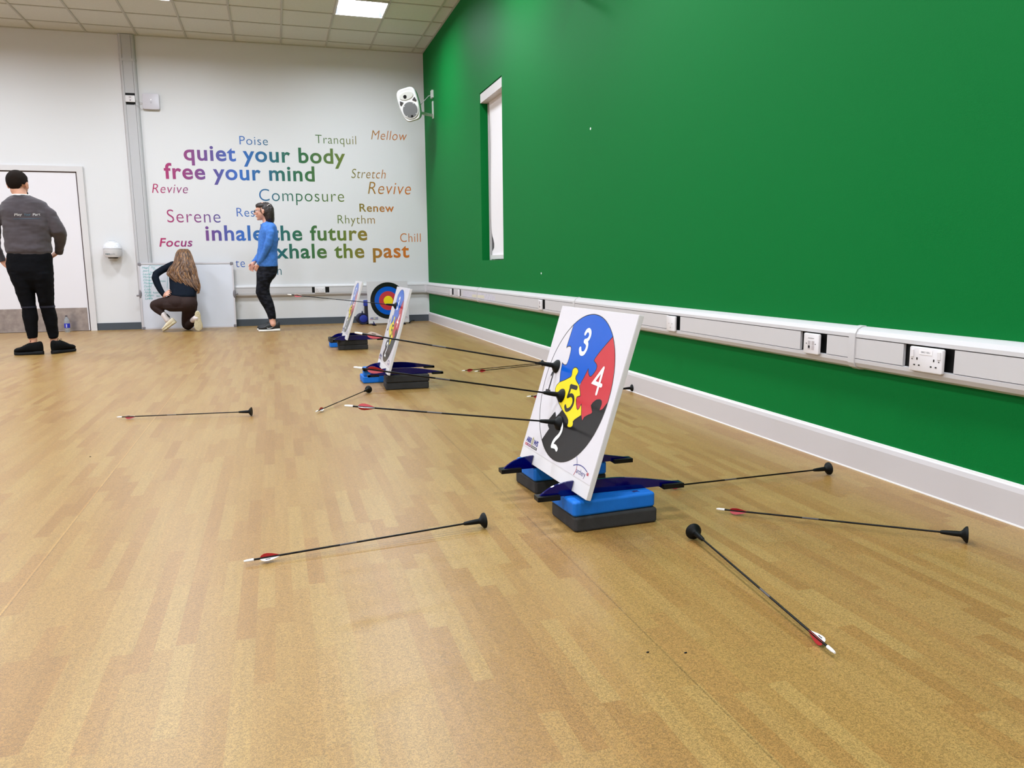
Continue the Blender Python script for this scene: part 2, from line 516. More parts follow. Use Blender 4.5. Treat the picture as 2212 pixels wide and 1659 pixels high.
mb = MB(); mb.box((XR + .072, WY0 + .008, .905), (XR + .095, WY1 - .10, .948)); mb.build('bottom_rail', M_gloss, bl, smooth=False)
mb = MB(); mb.box((XR + .086, WY1 - .022, WZ0 + .002), (XR + .105, WY1 - .004, 2.58)); mb.build('side_channel', M_gloss, bl, smooth=False)
mb = MB(); mb.box((XR + .090, WY1 - .056, WZ0 + .002), (XR + .105, WY1 - .046, 2.58)); mb.build('guide_wire_strip', M_gloss, bl, smooth=False)
mb = MB(); mb.box((XR + .098, WY1 - .046, WZ0 + .002), (XR + .104, WY1 - .022, 2.58)); mb.build('channel_gap', M_black, bl, smooth=False)

# skirtings
mb = MB()
prof = [(0, 0), (.016, 0), (.016, .108), (.012, .124), (.004, .131), (0, .131)]
mb.prism(prof, (XR, 0, 0), (-1, 0, 0), ZV, (0, 1, 0), YF, YB - .001, 0)
mb.box((XR - .018, YF, 0), (XR - .015, YB - .004, .005), 1)
mb.box((XR - .007, YF, .127), (XR - .0005, YB - .004, .135), 1)
struct(mb.build('baseboard_right', [M_skirt, M_caulk], smooth=False))
mb = MB()
xa, xb = -2.372, XR - .012
mb.obox(bwp((xa + xb) / 2, .049, .005), EB * ((xb - xa) / 2), NB * .005, ZV * .049)
mb.obox(bwp((-3.98 + XL) / 2, .049, .005), EB * ((-3.98 - XL) / 2), NB * .005, ZV * .049)
struct(mb.build('baseboard_back', M_dskirt, smooth=False))

# door
dx0, dx1, dz1 = -3.90, -2.449, 2.122
dr = struct(thing('door_1', 'white door with steel kick plate behind the standing man', 'door', bwp((dx0 + dx1) / 2, 0)))
del dr['category']
mb = MB()
for a, b in ((dx0 - .075, dx0), (dx1, dx1 + .077)):
    mb.obox(bwp((a + b) / 2, (dz1 + .07) / 2, .014), EB * ((b - a) / 2), NB * .014, ZV * ((dz1 + .07) / 2))
mb.obox(bwp((dx0 + dx1) / 2, dz1 + .035, .014), EB * ((dx1 - dx0) / 2), NB * .014, ZV * .035)
mb.build('door_frame', M_gloss, dr, smooth=False)
mb = MB()
mb.obox(bwp((dx0 + dx1) / 2, dz1 / 2, .002), EB * ((dx1 - dx0) / 2), NB * .001, ZV * (dz1 / 2))
mb.build('door_gap', mat('door_shadow_gap', (60, 36, 34), .7), dr, smooth=False)
mb = MB()
mb.obox(bwp((dx0 + dx1 - .012) / 2, dz1 / 2 - .003, .006), EB * ((dx1 - dx0) / 2 - .01), NB * .003, ZV * (dz1 / 2 - .010))
mb.build('door_leaf', mat('door_white', (222, 216, 220), .35), dr, smooth=False)
mb = MB()
mb.obox(bwp((dx0 + dx1 - .02) / 2, .165, .0105), EB * ((dx1 - dx0) / 2 - .02), NB * .0015, ZV * .152)
mb.build('kick_plate', mat('brushed_steel', (168, 158, 156), .34, metal=.85, var=.18, vscale=14), dr, smooth=False)
for z in (1.72, 1.05, .30):
    mb = MB(); mb.cyl(bwp(dx1 - .001, z - .055, .016), bwp(dx1 - .001, z + .055, .016), .008)
    mb.build('hinge', mat('hinge_steel', (92, 84, 84), .35, metal=.7), dr)

# ================================================================== CEILING LIGHTS
M_panel = mat('panel_diffuser', (255, 255, 255), .5, emit=0)
bs = M_panel.node_tree.nodes['Principled BSDF']
bs.inputs['Emission Color'].default_value = (.90, 1.0, 1.10, 1); bs.inputs['Emission Strength'].default_value = PANEL_POWER
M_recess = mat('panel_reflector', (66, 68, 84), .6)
first_panel = None
for px_ in PANEL_X:
    for py_ in PANEL_Y:
        vis = py_ > 9
        if px_ > 1: lab = 'square recessed ceiling light nearer the green wall'
        elif px_ > -2: lab = 'square recessed ceiling light cut by the top edge of the view'
        else: lab = 'square recessed ceiling light outside the view'
        if not vis: lab = 'square recessed ceiling light behind the camera or outside the view'
        o = thing('ceiling_light', lab, 'ceiling light', (px_, py_, HC), 'recessed ceiling lights')
        if first_panel is None:
            h = .293
            mb = MB()
            for sx, sy, lx, ly in ((1, 0, .012, .305), (-1, 0, .012, .305), (0, 1, .305, .012), (0, -1, .305, .012)):
                mb.box((px_ + sx * .293 - lx, py_ + sy * .293 - ly, HC - .004), (px_ + sx * .293 + lx, py_ + sy * .293 + ly, HC + .006))
            f_ = mb.build('light_frame', M_gloss, o, smooth=False)
            mb = MB(); q = .282; k = .255
            a = [(-q, -q), (q, -q), (q, q), (-q, q)]
            mb.add([(px_ + x, py_ + y, HC) for x, y in a] + [(px_ + x / q * k, py_ + y / q * k, HC + .075) for x, y in a],
                   [(i, (i + 1) % 4, (i + 1) % 4 + 4, i + 4) for i in range(4)])
            r_ = mb.build('reflector', M_recess, o, smooth=False, fix=False)
            mb = MB(); mb.add([(px_ + x / q * k, py_ + y / q * k, HC + .074) for x, y in a], [(0, 1, 2, 3)])
            d_ = mb.build('diffuser', M_panel, o, smooth=False, fix=False)
            first_panel = (f_, r_, d_)
        else:
            for s_ in first_panel:
                c = s_.copy(); COL.objects.link(c); c.parent = o

# ================================================================== CABLE TRUNKING
def trunk_run(name, label, O, E, N_, Z, L, gaps, couplers, loc, zc=.5025, hh=.0855, M_pvc=M_pvc):
    """O start point on the wall, E along, N_ out, Z across; L length; gaps = outlet openings (s0, s1)"""
    t = thing(name, label, 'cable trunking', loc)
    def prof(a):   # a=+1 top rail, -1 bottom rail
        p = [(0, hh), (.020, hh - .002), (.038, hh - .012), (.047, hh - .028), (.048, hh - .042), (.040, hh - .044), (0, hh - .044)]
        return [(x, a * z) for x, z in p]
    for a, nm in ((1, 'upper_rail'), (-1, 'lower_rail')):
        mb = MB(); mb.prism(prof(a), O + Z * zc, N_, Z, E, 0, L); mb.build(nm, M_pvc, t, ang=25)
    mb = MB(); ch = hh - .0455
    mb.obox(O + E * (L / 2) + N_ * .017 + Z * zc, E * (L / 2), N_ * .016, Z * (hh - .02)); mb.build('back_channel', M_black, t, smooth=False)
    s = 0
    for g0, g1 in sorted(gaps) + [(L, L)]:
        if g0 - s > .01:
            mb = MB(); mb.obox(O + E * ((s + g0) / 2) + N_ * .041 + Z * zc, E * ((g0 - s) / 2), N_ * .006, Z * ch); mb.build('cover', M_pvc, t, smooth=False)
        s = g1
    for c in couplers:
        mb = MB(); pr = [(x * 1.05 + .002 if x else 0, z * 1.035) for x, z in prof(1)[:5]] ; pr = pr + [(x, -z) for x, z in pr[::-1]]
        mb.prism(pr, O + Z * zc, N_, Z, E, c - .017, c + .017); mb.build('joint_cover', M_pvc, t, ang=25)
    return t
ZU = ZV
def gy_(px, py=690): return on_green(px, py, .05).y
E1 = Vector((0, -1, 0)); N1 = Vector((-1, 0, 0)); O1 = Vector((XR, YB - .05, 0))
sY = lambda y: (YB - .05) - y
right_gaps = [(2.272, 2.047), (2.858, 2.686), (4.066, 3.918), (6.385, 6.235), (9.99, 9.78), (9.505, 9.37)]
tr1 = trunk_run('cable_trunking', 'long white dado trunking running along the green wall', O1, E1, N1, ZU, YB - .05 - YF,
                [(sY(a), sY(b)) for a, b in right_gaps], [sY(2.535), sY(5.56), sY(8.56)], (XR, 5, .5))
O2 = bwp(-1.60, 0); L2 = (bwp(XR, 0) - O2).length
sk = on_back(676, 625, .05).x; sk2 = on_back(707, 625, .05).x
tr2 = trunk_run('cable_trunking', 'white dado trunking along the white back wall behind the woman in blue', O2, EB, NB, ZU, L2,
                [(sk + 1.60 - .012, sk2 + 1.60 + .03)], [L2 - .058], (bwp(.6, .5)))
# vertical trunking up the back wall
xv = -1.712
O3 = bwp(xv, 0)
zg0, zg1 = on_back(279, 226, .05).z, on_back(278, 200.5, .05).z
tr3 = trunk_run('cable_trunking', 'vertical white trunking rising to the ceiling left of the wall lettering', O3, ZV, NB, EB, HC,
                [(zg0, zg1)], [HC - .32], (bwp(xv, .1)), zc=0, hh=.103, M_pvc=mat('grey_white_pvc', (186, 183, 185), .5, spec=.2))

def screw(t, p, N_):
    mb = MB(); mb.cyl(p, p + N_ * .0008, .0021, n=10); mb.build('screw', M_black, t, smooth=False)
def outlet(name, label, cat, O, E, N_, w_, h_, kind='blank', group=None):
    """wall plate centred at O (on trunk face); E horizontal, Z up"""
    t = thing(name, label, cat, O, group)
    mb = MB(); mb.rbox(O + N_ * .0065, E * (w_ / 2), ZV * (h_ / 2), N_ * .0065, .006)
    mb.build('face_plate', mat('outlet_plastic', (222, 216, 218), .3), t, ang=35)
    f = O + N_ * .0135
    hm = M_black
    if kind == 'double':
        for s_, sx in ((-1, -.037), (1, .037)):
            mb = MB(); c = f + E * sx
            mb.obox(c + ZV * .002, E * .0022, N_ * .0006, ZV * .0042); mb.build('earth_slot', hm, t, smooth=False)
            for q in (-.0105, .0105):
                mb = MB(); mb.obox(c + E * q - ZV * .021, E * .0034, N_ * .0006, ZV * .0022); mb.build('pin_slot', hm, t, smooth=False)
            mb = MB(); mb.obox(f + E * (s_ * .059) + ZV * .020, E * .0065, N_ * .0025 + ZV * .0, ZV * .013); mb.build('rocker_switch', mat('outlet_plastic'), t, smooth=False)
        for s_ in (-1, 1): screw(t, f + E * (s_ * .059) - ZV * .001, N_)
    elif kind == 'data':
        mb = MB()
        for a, b in ((-.011, .004), (.013, .004), (-.011, -.016), (.013, -.016)):
            mb = MB(); mb.obox(f + E * a + ZV * b, E * .008, N_ * .0005, ZV * .0085)
            mb.build('data_port', mat('port_shutter', (182, 172, 174), .4), t, smooth=False)
        mb = MB(); mb.obox(f + E * -.011 - ZV * .0135 + N_ * .0007, E * .005, N_ * .0004, ZV * .0055)
        mb.build('open_port', hm, t, smooth=False)
        for s_ in (-1, 1): screw(t, f + E * (s_ * .029), N_)
        mb = MB(); mb.obox(f + ZV * .024, E * .019, N_ * .0003, ZV * .0006); mb.build('label_groove', hm, t, smooth=False)
    elif kind == 'blank':
        for a, b in ((-.018, 0), (.018, 0), (.0, -.022)): screw(t, f + E * a + ZV * b, N_)
    elif kind == 'single':
        mb = MB(); mb.obox(f - ZV * .018, E * .006, N_ * .0005, ZV * .006)
        mb.build('open_port', hm, t, smooth=False)
        for s_ in (-1, 1): screw(t, f + E * (s_ * .015) - ZV * .010, N_)
        mb = MB(); mb.obox(f + ZV * .018, E * .014, N_ * .0015, ZV * .012); mb.build('port_shutter', mat('port_shutter'), t, smooth=False)
    return t
EY = Vector((0, -1, 0))
zc_ = .497
def rw(y, z=zc_): return Vector((XR - .0485, y, z))
ds = outlet('double_socket', 'white double plug socket with a small printed label, on the green wall trunking', 'plug socket',
            rw(2.155), EY, N1, .146, .088, 'double', 'outlets on the trunking')
mb = MB(); mb.obox(rw(2.155) + N1 * .0138 + ZV * .027, EY * .029, N1 * .0003, ZV * .0085, 0); mb.build('label_strip', mat('label_paper', (238, 232, 234), .6), ds, smooth=False)
mb = MB(); text_on(mb, 'DB12 10/L1', rw(2.155) + N1 * .0143 + ZV * .024 - EY * .020, EY, ZV, .040, .0062, bold=.01)
mb.build('label_text', M_black, ds, smooth=False, fix=False)
outlet('data_outlet', 'white four-port data outlet between black gaps on the green wall trunking', 'data outlet',
       rw(2.768), EY, N1, .098, .088, 'data', 'outlets on the trunking')
outlet('blank_plate', 'plain white screwed plate on the trunking just right of the nearest target board', 'outlet plate',
       rw(4.004), EY, N1, .10, .088, 'blank', 'outlets on the trunking')
outlet('data_outlet', 'slim white single-port outlet on the trunking just left of the nearest target board', 'data outlet',
       rw(6.33), EY, N1, .09, .088, 'single', 'outlets on the trunking')
outlet('blank_plate', 'white plate on the green wall trunking closest to the far corner', 'outlet plate', rw(9.90), EY, N1, .10, .086, 'blank', 'outlets on the trunking')
outlet('blank_plate', 'white plate on the green wall trunking beside the torn sticker', 'outlet plate', rw(9.45), EY, N1, .09, .086, 'blank', 'outlets on the trunking')
O_ = bwp((sk + sk2) / 2, .503, .0495)
outlet('double_socket', 'white double plug socket between black gaps on the back wall trunking', 'plug socket', O_, EB, NB, .15, .088, 'double', 'outlets on the trunking')
O_ = bwp(xv - .0, (zg0 + zg1) / 2, .0495)
t_ = outlet('data_outlet', 'small white outlet high on the vertical trunking, wired to the access point', 'data outlet', O_, EB, NB, .117, .085, 'single', 'outlets on the trunking')
# torn sticker
M_stick = mat('torn_foil_sticker', (196, 190, 200), .5, var=.12, vscale=30)
mb = MB()
y0_, y1_ = 9.25, 7.80
mb.flat([(0, -.034), (0, .02), (.06, .036), (1.35, .034), (1.40, .01), (1.44, .03), (1.46, -.03), (1.1, -.036), (.7, -.03), (.3, -.036)],
        (XR - .0476, y0_, zc_), (0, -1, 0), ZV, 0)
mb.flat([(.45, -.026), (.46, .006), (1.0, .012), (1.02, -.022)], (XR - .0480, y0_, zc_), (0, -1, 0), ZV, 1)
o = mb.build('sticker', [M_stick, mat('faded_yellow_print', (206, 198, 178), .6)], smooth=False)
tag(o, 'faded torn pastel sticker on the green wall trunking near the corner', 'sticker')

# ================================================================== WALL LETTERING
M_rain = gradient_material()
WORDS = [  # text, x0, x1, top y, bottom y (photo pixels), boldness, slant, label
    ('Poise', 517.3, 578.4, 294.8, 313.1, -.008, 0, 'thin upright word "Poise" in slate blue, topmost left of the wall lettering'),
    ('quiet your body', 397, 745.5, 316.7, 361, .020, 0, 'large bold phrase "quiet your body", upper line of the wall lettering'),
    ('free your mind', 354.7, 679.5, 355.3, 400, .020, 0, 'large bold phrase "free your mind", starting magenta, in the wall lettering'),
    ('Revive', 327.9, 405.7, 397.5, 417.2, -.008, .22, 'thin slanted plum word "Revive" at the left edge of the wall lettering'),
    ('Composure', 560.1, 743.2, 409.3, 443.3, -.009, 0, 'wide thin word "Composure" above the head of the woman in blue'),
    ('Serene', 360.8, 475.8, 452.9, 480.6, -.009, 0, 'thin plum-to-blue word "Serene" on the white wall'),
    ('Res', 511.1, 549.5, 449.2, 468.0, -.008, 0, 'thin blue letters "Res" beside the face of the woman in blue'),
    ('inhale the future', 444, 792.9, 486.8, 520.2, .020, 0, 'large bold phrase "inhale the future" crossing behind the woman in blue'),
    ('exhale the past', 573, 883.9, 526.3, 567.6, .020, 0, 'large bold phrase "exhale the past" ending in orange'),
    ('Focus', 343.7, 415.8, 514.2, 533, .016, .2, 'bold slanted magenta word "Focus" above the whiteboard'),
    ('te', 508.8, 529.2, 562.8, 577.2, -.010, 0, 'thin blue letters "te" right of the whiteboard top corner'),
    ('n', 599, 608.2, 580.7, 593.7, -.010, 0, 'single thin letter "n" at the hip of the woman in blue'),
    ('Tranquil', 681.4, 769.3, 292.5, 316.8, -.009, 0, 'thin upright olive-grey word "Tranquil" near the top of the lettering'),
    ('Mellow', 801.6, 878.8, 282.7, 302.5, -.009, .22, 'thin slanted brown word "Mellow" below the loudspeaker'),
    ('Stretch', 758.6, 833, 365.4, 385.3, -.009, .22, 'thin slanted word "Stretch" in brownish grey'),
    ('Revive', 794.5, 887.5, 393.5, 419.6, -.009, .22, 'larger thin slanted brown word "Revive" at the right of the lettering'),
    ('Renew', 776.4, 850.9, 440.3, 457.7, .012, 0, 'semi-bold ochre word "Renew"'),
    ('Rhythm', 729.5, 809.6, 465, 489, -.009, 0, 'thin upright word "Rhythm" just above the word future'),
    ('Chill', 864.4, 908.6, 503.9, 522.7, -.009, 0, 'thin brown word "Chill" nearest the green wall'),
]
for s_, x0, x1, yt, yb_, bold, sl, lab in WORDS:
    xm = (x0 + x1) / 2
    a, b = on_back(x0, (yt + yb_) / 2), on_back(x1, (yt + yb_) / 2)
    zt, zb = on_back(xm, yt).z, on_back(xm, yb_).z
    mb = MB()
    o_ = bwp(a.x, zb, .0015)
    text_on(mb, s_, o_, EB, ZV, (b - a).dot(EB), zt - zb, bold=bold, shear=sl, spacing=1.04 if bold > .02 else 1.08)
    o = mb.build('wall_lettering', M_rain, smooth=False, fix=False)
    tag(o, lab, 'wall lettering', 'coloured words on the white wall')

# ================================================================== WALL EQUIPMENT
# wireless access point
c = on_back(326.5, 219.5, .03)
ap = thing('access_point', 'square white wireless access point high on the white wall beside the vertical trunking', 'access point', c)
mb = MB(); mb.rbox(c, EB * .105, ZV * .103, NB * .016, .022); mb.build('housing', mat('access_point_plastic', (202, 196, 204), .4), ap, ang=35)
mb = MB(); mb.rbox(c - NB * .023, EB * .098, ZV * .098, NB * .007, .02); mb.build('mounting_plate', mat('olive_grey_plastic', (150, 144, 130), .5), ap, ang=35)
mb = MB(); mb.cyl(c + NB * .016 + ZV * .022, c + NB * .0168 + ZV * .022, .004, n=12); mb.build('status_light', mat('status_led', (255, 255, 255), .3, emit=2.5), ap)
mb = MB()
for i, h_ in enumerate((.3, .6, 1, .6, .3, .6, 1, .6, .3)):
    mb.obox(c + NB * .0166 + EB * (-.016 + .004 * i) - ZV * (.008 - .004 * h_), EB * .0008, NB * .0003, ZV * (.005 * h_))
mb.obox(c + NB * .0166 - ZV * .020, EB * .010, NB * .0003, ZV * .002)
mb.build('logo', mat('logo_grey', (128, 120, 128), .5), ap, smooth=False)
mb = MB()
pA = bwp(xv + .03, c.z + .01, .055); pE = c - EB * .10 - NB * .01 - ZV * .02
mb.tube([pA, bwp(xv + .09, c.z - .005, .052), bwp(xv + .13, c.z - .025, .03), pE - EB * .03, pE], .0025, n=6)
pA = bwp(xv + .045, c.z - .05, .055)
mb.tube([pA, bwp(xv + .09, c.z - .065, .052), bwp(xv + .12, c.z - .105, .02), bwp(xv + .15, c.z - .09, .012), pE], .0025, n=6)
mb.build('cable', mat('grey_cable', (176, 170, 170), .5), ap)

# wipe dispenser
c = on_back(243, 540, .09)
wd = thing('wipe_dispenser', 'rounded white wipes dispenser on the wall between door and vertical trunking', 'wipe dispenser', c)
def dring(z, rx, ry, k=24):
    out = []
    for i in range(k):
        a = 2 * math.pi * i / k
        out.append(c + EB * (rx * math.cos(a)) + NB * (ry * math.sin(a)) + ZV * z)
    return out
mb = MB(); mb.loft([dring(-.100, .080, .062), dring(-.108 + .014, .098, .076), dring(-.06, .116, .088), dring(.008, .120, .09), dring(.012, .112, .084)])
mb.build('lower_bowl', mat('dispenser_plastic', (206, 202, 204), .28), wd)
mb = MB(); mb.loft([dring(.012, .110, .084), dring(.018, .121, .091), dring(.03, .118, .09), dring(.06, .108, .082), dring(.085, .088, .068), dring(.100, .062, .048), dring(.104, .055, .042)])
mb.build('domed_lid', mat('dispenser_lid_plastic', (214, 212, 216), .2), wd)
mb = MB(); mb.loft([dring(.09, .064, .055), dring(.112, .058, .05), dring(.118, .046, .038)]); mb.build('cap', mat('dispenser_lid_plastic'), wd)
mb = MB(); mb.loft([dring(.1175, .040, .033), dring(.121, .038, .031)]); mb.build('cap_insert', mat('teal_grey_plastic', (90, 118, 130), .4), wd)
mb = MB(); mb.loft([dring(-.112, .06, .045), dring(-.099, .066, .05)]); mb.build('base_opening', M_black, wd)
for s_, x0, w_, mm in (('wipe', -.082, .062, mat('teal_print', (60, 92, 98), .5)), ('pods', -.018, .062, mat('pale_grey_print', (150, 150, 150), .5))):
    v, f = text_polys(s_, bold=.02 if s_ == 'wipe' else 0)
    mb = MB(); vs = []
    for a, b in v:
        x = x0 + a * w_; z = -.068 + b * .024
        # curve of the bowl
        yy = .0885 * math.sqrt(max(0, 1 - (x / .117) ** 2)) + .0015
        vs.append(c + EB * x + NB * yy + ZV * z)
    mb.add(vs, f); mb.build('print', mm, wd, smooth=False, fix=False)

# loudspeaker on its bracket
def speaker(c, fw, up, label, wall_pt, grp):
    t = thing('loudspeaker', label, 'loudspeaker', c, grp)
    fw = fw.normalized(); rt = fw.cross(up).normalized(); up = rt.cross(fw).normalized()
    M_s = mat('speaker_plastic', (206, 202, 200), .38); 
    def ring(d, sw, sh, k=36, ex=4.2, bot=.84):
        out = []
        for i in range(k):
            a = 2 * math.pi * i / k; ca, sa = math.cos(a), math.sin(a)
            x = sw * math.copysign(abs(ca) ** (2 / ex), ca); y = sh * math.copysign(abs(sa) ** (2 / ex), sa)
            if y < 0: x *= (1 - (1 - bot) * (-y / sh))
            out.append(c + fw * d + rt * x + up * y)
        return out
    W, H_ = .140, .215
    mb = MB(); mb.loft([ring(-.19, W * .45, H_ * .6), ring(-.165, W * .62, H_ * .78), ring(-.08, W * .86, H_ * .95), ring(.03, W * .98, H_), ring(.06, W, H_), ring(.078, W * .97, H_ * .975), ring(.083, W * .90, H_ * .93), ring(.080, W * .86, H_ * .90)])
    mb.build('cabinet', M_s, t, ang=50)
    f = c + fw * .084
    def disc(cx, cz, rx, rz, d0, d1, n=28):
        return [[f + rt * (cx + rx * math.cos(2 * math.pi * i / n)) + up * (cz + rz * math.sin(2 * math.pi * i / n)) + fw * d for i in range(n)] for d in (d0, d1)]
    mb = MB(); mb.loft(disc(0, -.068, .112, .112, -.01, .006)); mb.build('woofer_surround', M_s, t)
    mb = MB(); mb.loft(disc(0, -.068, .101, .101, .0, .008)); mb.build('woofer_grille', mat('grey_mesh_grille', (98, 96, 96), .6), t)
    mb = MB(); mb.loft(disc(.0, -.150, .017, .015, .0, .009, 14)); mb.build('grille_port', M_black, t)
    # horn: shallow dished recess with a dark throat
    mb = MB(); mb.loft(disc(0, .115, .095, .048, -.002, .003)); mb.build('horn_mouth', mat('horn_shade', (180, 176, 168), .5), t)
    mb = MB(); mb.loft(disc(.020, .108, .024, .024, .001, .0045, 16)); mb.build('horn_throat', M_black, t)
    for s_ in (-1, 1):
        mb = MB(); mb.prism([(s_ * .062, .045), (s_ * .105, .075), (s_ * .118, .03), (s_ * .105, .012)], f, rt, up, fw, -.002, .002)
        mb.build('bass_port', mat('port_dark', (46, 40, 40), .6), t, smooth=False)
    mb = MB()
    for a in (45, 135, 225, 315):
        q_ = f + rt * (.092 * math.cos(R(a))) + up * (-.068 + .092 * math.sin(R(a)))
        mb = MB(); mb.cyl(q_ + fw * .008, q_ + fw * .011, .006, n=8); mb.build('grille_clip', M_s, t)
    # bracket
    M_b = mat('bracket_paint', (208, 206, 200), .4)
    zb = wall_pt.z
    mb = MB(); mb.box((XR - .012, wall_pt.y - .03, zb - .04), (XR - .0005, wall_pt.y + .03, zb + .19)); mb.build('wall_plate', M_b, t, smooth=False)
    base = Vector((c.x + .02, c.y + .0, zb))
    mb = MB(); q0, q1 = Vector((XR - .008, wall_pt.y, zb)), Vector((base.x - .02, base.y + .02, zb)); u_ = (q1 - q0).normalized()
    mb.obox((q0 + q1) / 2, (q1 - q0) / 2, u_.cross(ZV) * .016, ZV * .016); mb.build('bracket_arm', M_b, t, smooth=False)
    mb = MB(); mb.cyl(base, Vector((base.x, base.y, c.z - H_ * .85)), .014); mb.cyl(base - ZV * .05, base, .006); mb.build('pivot_post', M_b, t)
    # wall box and lead
    mb = MB(); mb.box((XR - .025, wall_pt.y - .045, zb + .235), (XR - .0005, wall_pt.y + .045, zb + .335)); mb.build('junction_box', M_b, t, smooth=False)
    mb = MB(); mb.tube([c - fw * .17 - up * .02, c - fw * .2 - up * .05 + Vector((.03, 0, 0)), Vector((XR - .06, wall_pt.y, zb + .26)), Vector((XR - .02, wall_pt.y, zb + .27))], .005, n=7)
    mb.build('cable', mat('grey_cable'), t)
    return t
YS = 10.75
cS = at(884, 228, YS)
cS.x = min(cS.x, XR - .22)
spk = speaker(at(886.5, 226, YS), Vector((-.40, -.88, -.20)), Vector((-.30, -.10, .94)), 'white oval-grilled loudspeaker on a wall bracket in the far corner above the lettering',
        Vector((XR, on_green(926, 262).y - .35, on_back(926, 268).z)), 'wall loudspeakers')
speaker(Vector((XR - .26, 5.45, 3.17)), Vector((-.75, -.60, -.25)), Vector((-.2, -.1, .97)), 'white loudspeaker just above the top edge of the view on the green wall',
        Vector((XR, 5.72, 2.86)), 'wall loudspeakers')

# ================================================================== WHITEBOARD
wbL, wbR, wbH = -1.785, -.552, .915
b0 = bwp((wbL + wbR) / 2, 0, .115); tilt = math.atan2(.045, wbH)
UPW = (ZV * math.cos(tilt) - NB * math.sin(tilt)); NW = (NB * math.cos(tilt) + ZV * math.sin(tilt))
hw = (wbR - wbL) / 2
wbt = thing('whiteboard', 'whiteboard with green handwritten names leaning against the wall behind the crouching woman', 'whiteboard', b0)
def wp(u, v, d=0): return b0 + EB * u + UPW * v + NW * d
mb = MB(); mb.obox(wp(0, wbH / 2, 0), EB * (hw - .004), UPW * (wbH / 2 - .004), NW * .006); mb.build('writing_surface', mat('whiteboard_enamel', (214, 214, 222), .12, coat=.4), wbt, smooth=False)
mb = MB()
for s_ in (-1, 1):
    mb.obox(wp(s_ * (hw - .010), wbH / 2, .002), EB * .010, UPW * (wbH / 2), NW * .010)
    mb.obox(wp(0, wbH / 2 + s_ * (wbH / 2 - .010), .002), EB * hw, UPW * .010, NW * .010)
mb.build('frame', mat('anodised_frame', (208, 202, 206), .3, metal=.3), wbt, smooth=False)
M_gp = mat('grey_corner_plastic', (120, 114, 118), .45)
for sx in (-1, 1):
    for sv in (0, 1):
        mb = MB(); mb.rbox(wp(sx * (hw - .018), wbH * sv + (.018 if not sv else -.018), .003), EB * .021, UPW * .021, NW * .012, .009)
        mb.build('corner_cap', M_gp, wbt)
    mb = MB(); mb.ell(wp(sx * (hw - .004), .49 if sx < 0 else .47, .004), EB * .020, UPW * .066, NW * .016); mb.cyl(wp(sx * (hw + .01), .47, .0), wp(sx * (hw + .045), .47, .0), .012)
    mb.build('pivot_knob', M_gp, wbt)
M_pen = mat('teal_marker', (80, 168, 165), .5)
names = ['Mags', 'Jean', 'Laurel', 'Mirren', 'Oliver', 'Michael', 'David', 'Lisa', 'Nick', 'Callum', 'Lewis']
mb = MB()
for i, s_ in enumerate(names):
    px0, py0 = 306.5 + i * .75, 576 + i * 6.6
    P = on_back(px0, py0 + 5, .10)
    u = (P - b0).dot(EB); v = (P - b0).dot(UPW)
    text_on(mb, s_, wp(u, v, .0075), EB, UPW, .017 * len(s_) + .01, .030, bold=-.004, shear=.25)
def on_wb(px, py):
    P = on_back(px, py, .09); return (P - b0).dot(EB), (P - b0).dot(UPW)
for s_, px0, py0, w_ in (('The', 326, 580, .05), ('Ready', 331, 584, .07), ('Steady', 324, 590, .08), ('Archers', 346, 609, .07), ('Robins', 331, 634, .08), ('Hood', 338, 641, .05)):
    u, v = on_wb(px0, py0); text_on(mb, s_, wp(u, v, .0075), EB, UPW, w_, .024, bold=-.006, shear=.25)
for pts in ([(323, 646), (322, 600), (321.5, 575), (330, 574), (350, 574), (360, 578), (362, 600), (361, 622)], [(326, 645), (326, 628)]):
    P = [on_wb(*p_) for p_ in pts]; stroke(mb, catmull(P, 4), .004, wp(0, 0, .0075), EB, UPW)
mb.build('handwriting', M_pen, wbt, smooth=False, fix=False)

# ================================================================== TARGET BOARDS
CC, CR_ = (0, .535), .437
def ang(p): return math.atan2(p[1] - CC[1], p[0] - CC[0])
def arc(a0, a1, n=40): return [(CC[0] + CR_ * math.cos(a0 + (a1 - a0) * i / n), CC[1] + CR_ * math.sin(a0 + (a1 - a0) * i / n)) for i in range(n + 1)]
WB_ = [(-.249, .895), (-.259, .761), (-.258, .749), (-.234, .76), (-.206, .761), (-.19, .75), (-.184, .728), (-.181, .69), (-.185, .663), (-.193, .648), (-.214, .644), (-.239, .647), (-.257, .653), (-.252, .632), (-.243, .591), (-.218, .536)]
YEL = [(-.218, .536), (-.147, .561), (-.085, .588), (-.079, .6), (-.088, .621), (-.086, .636), (-.071, .646), (-.047, .649), (-.021, .642), (-.006, .629), (-.011, .614), (-.021, .6), (-.017, .586), (.009, .572), (.048, .558), (.068, .542), (.088, .523), (.104, .502), (.085, .496), (.065, .488), (.065, .474), (.084, .448), (.106, .427), (.121, .423), (.133, .433), (.144, .46), (.167, .429), (.182, .401), (.152, .384), (.118, .364), (.105, .351), (.114, .338), (.113, .322), (.09, .312), (.063, .308), (.047, .314), (.048, .33), (.04, .345), (.013, .359), (-.032, .374), (-.077, .388), (-.129, .409), (-.187, .438), (-.225, .455), (-.243, .475), (-.252, .49), (-.246, .512)]
BR_ = [(.287, .866), (.229, .811), (.182, .764), (.153, .729), (.147, .714), (.168, .706), (.191, .698), (.202, .687), (.204, .668), (.187, .644), (.168, .626), (.15, .622), (.129, .633), (.106, .661), (.096, .637), (.083, .606), (.068, .579), (.061, .554)]
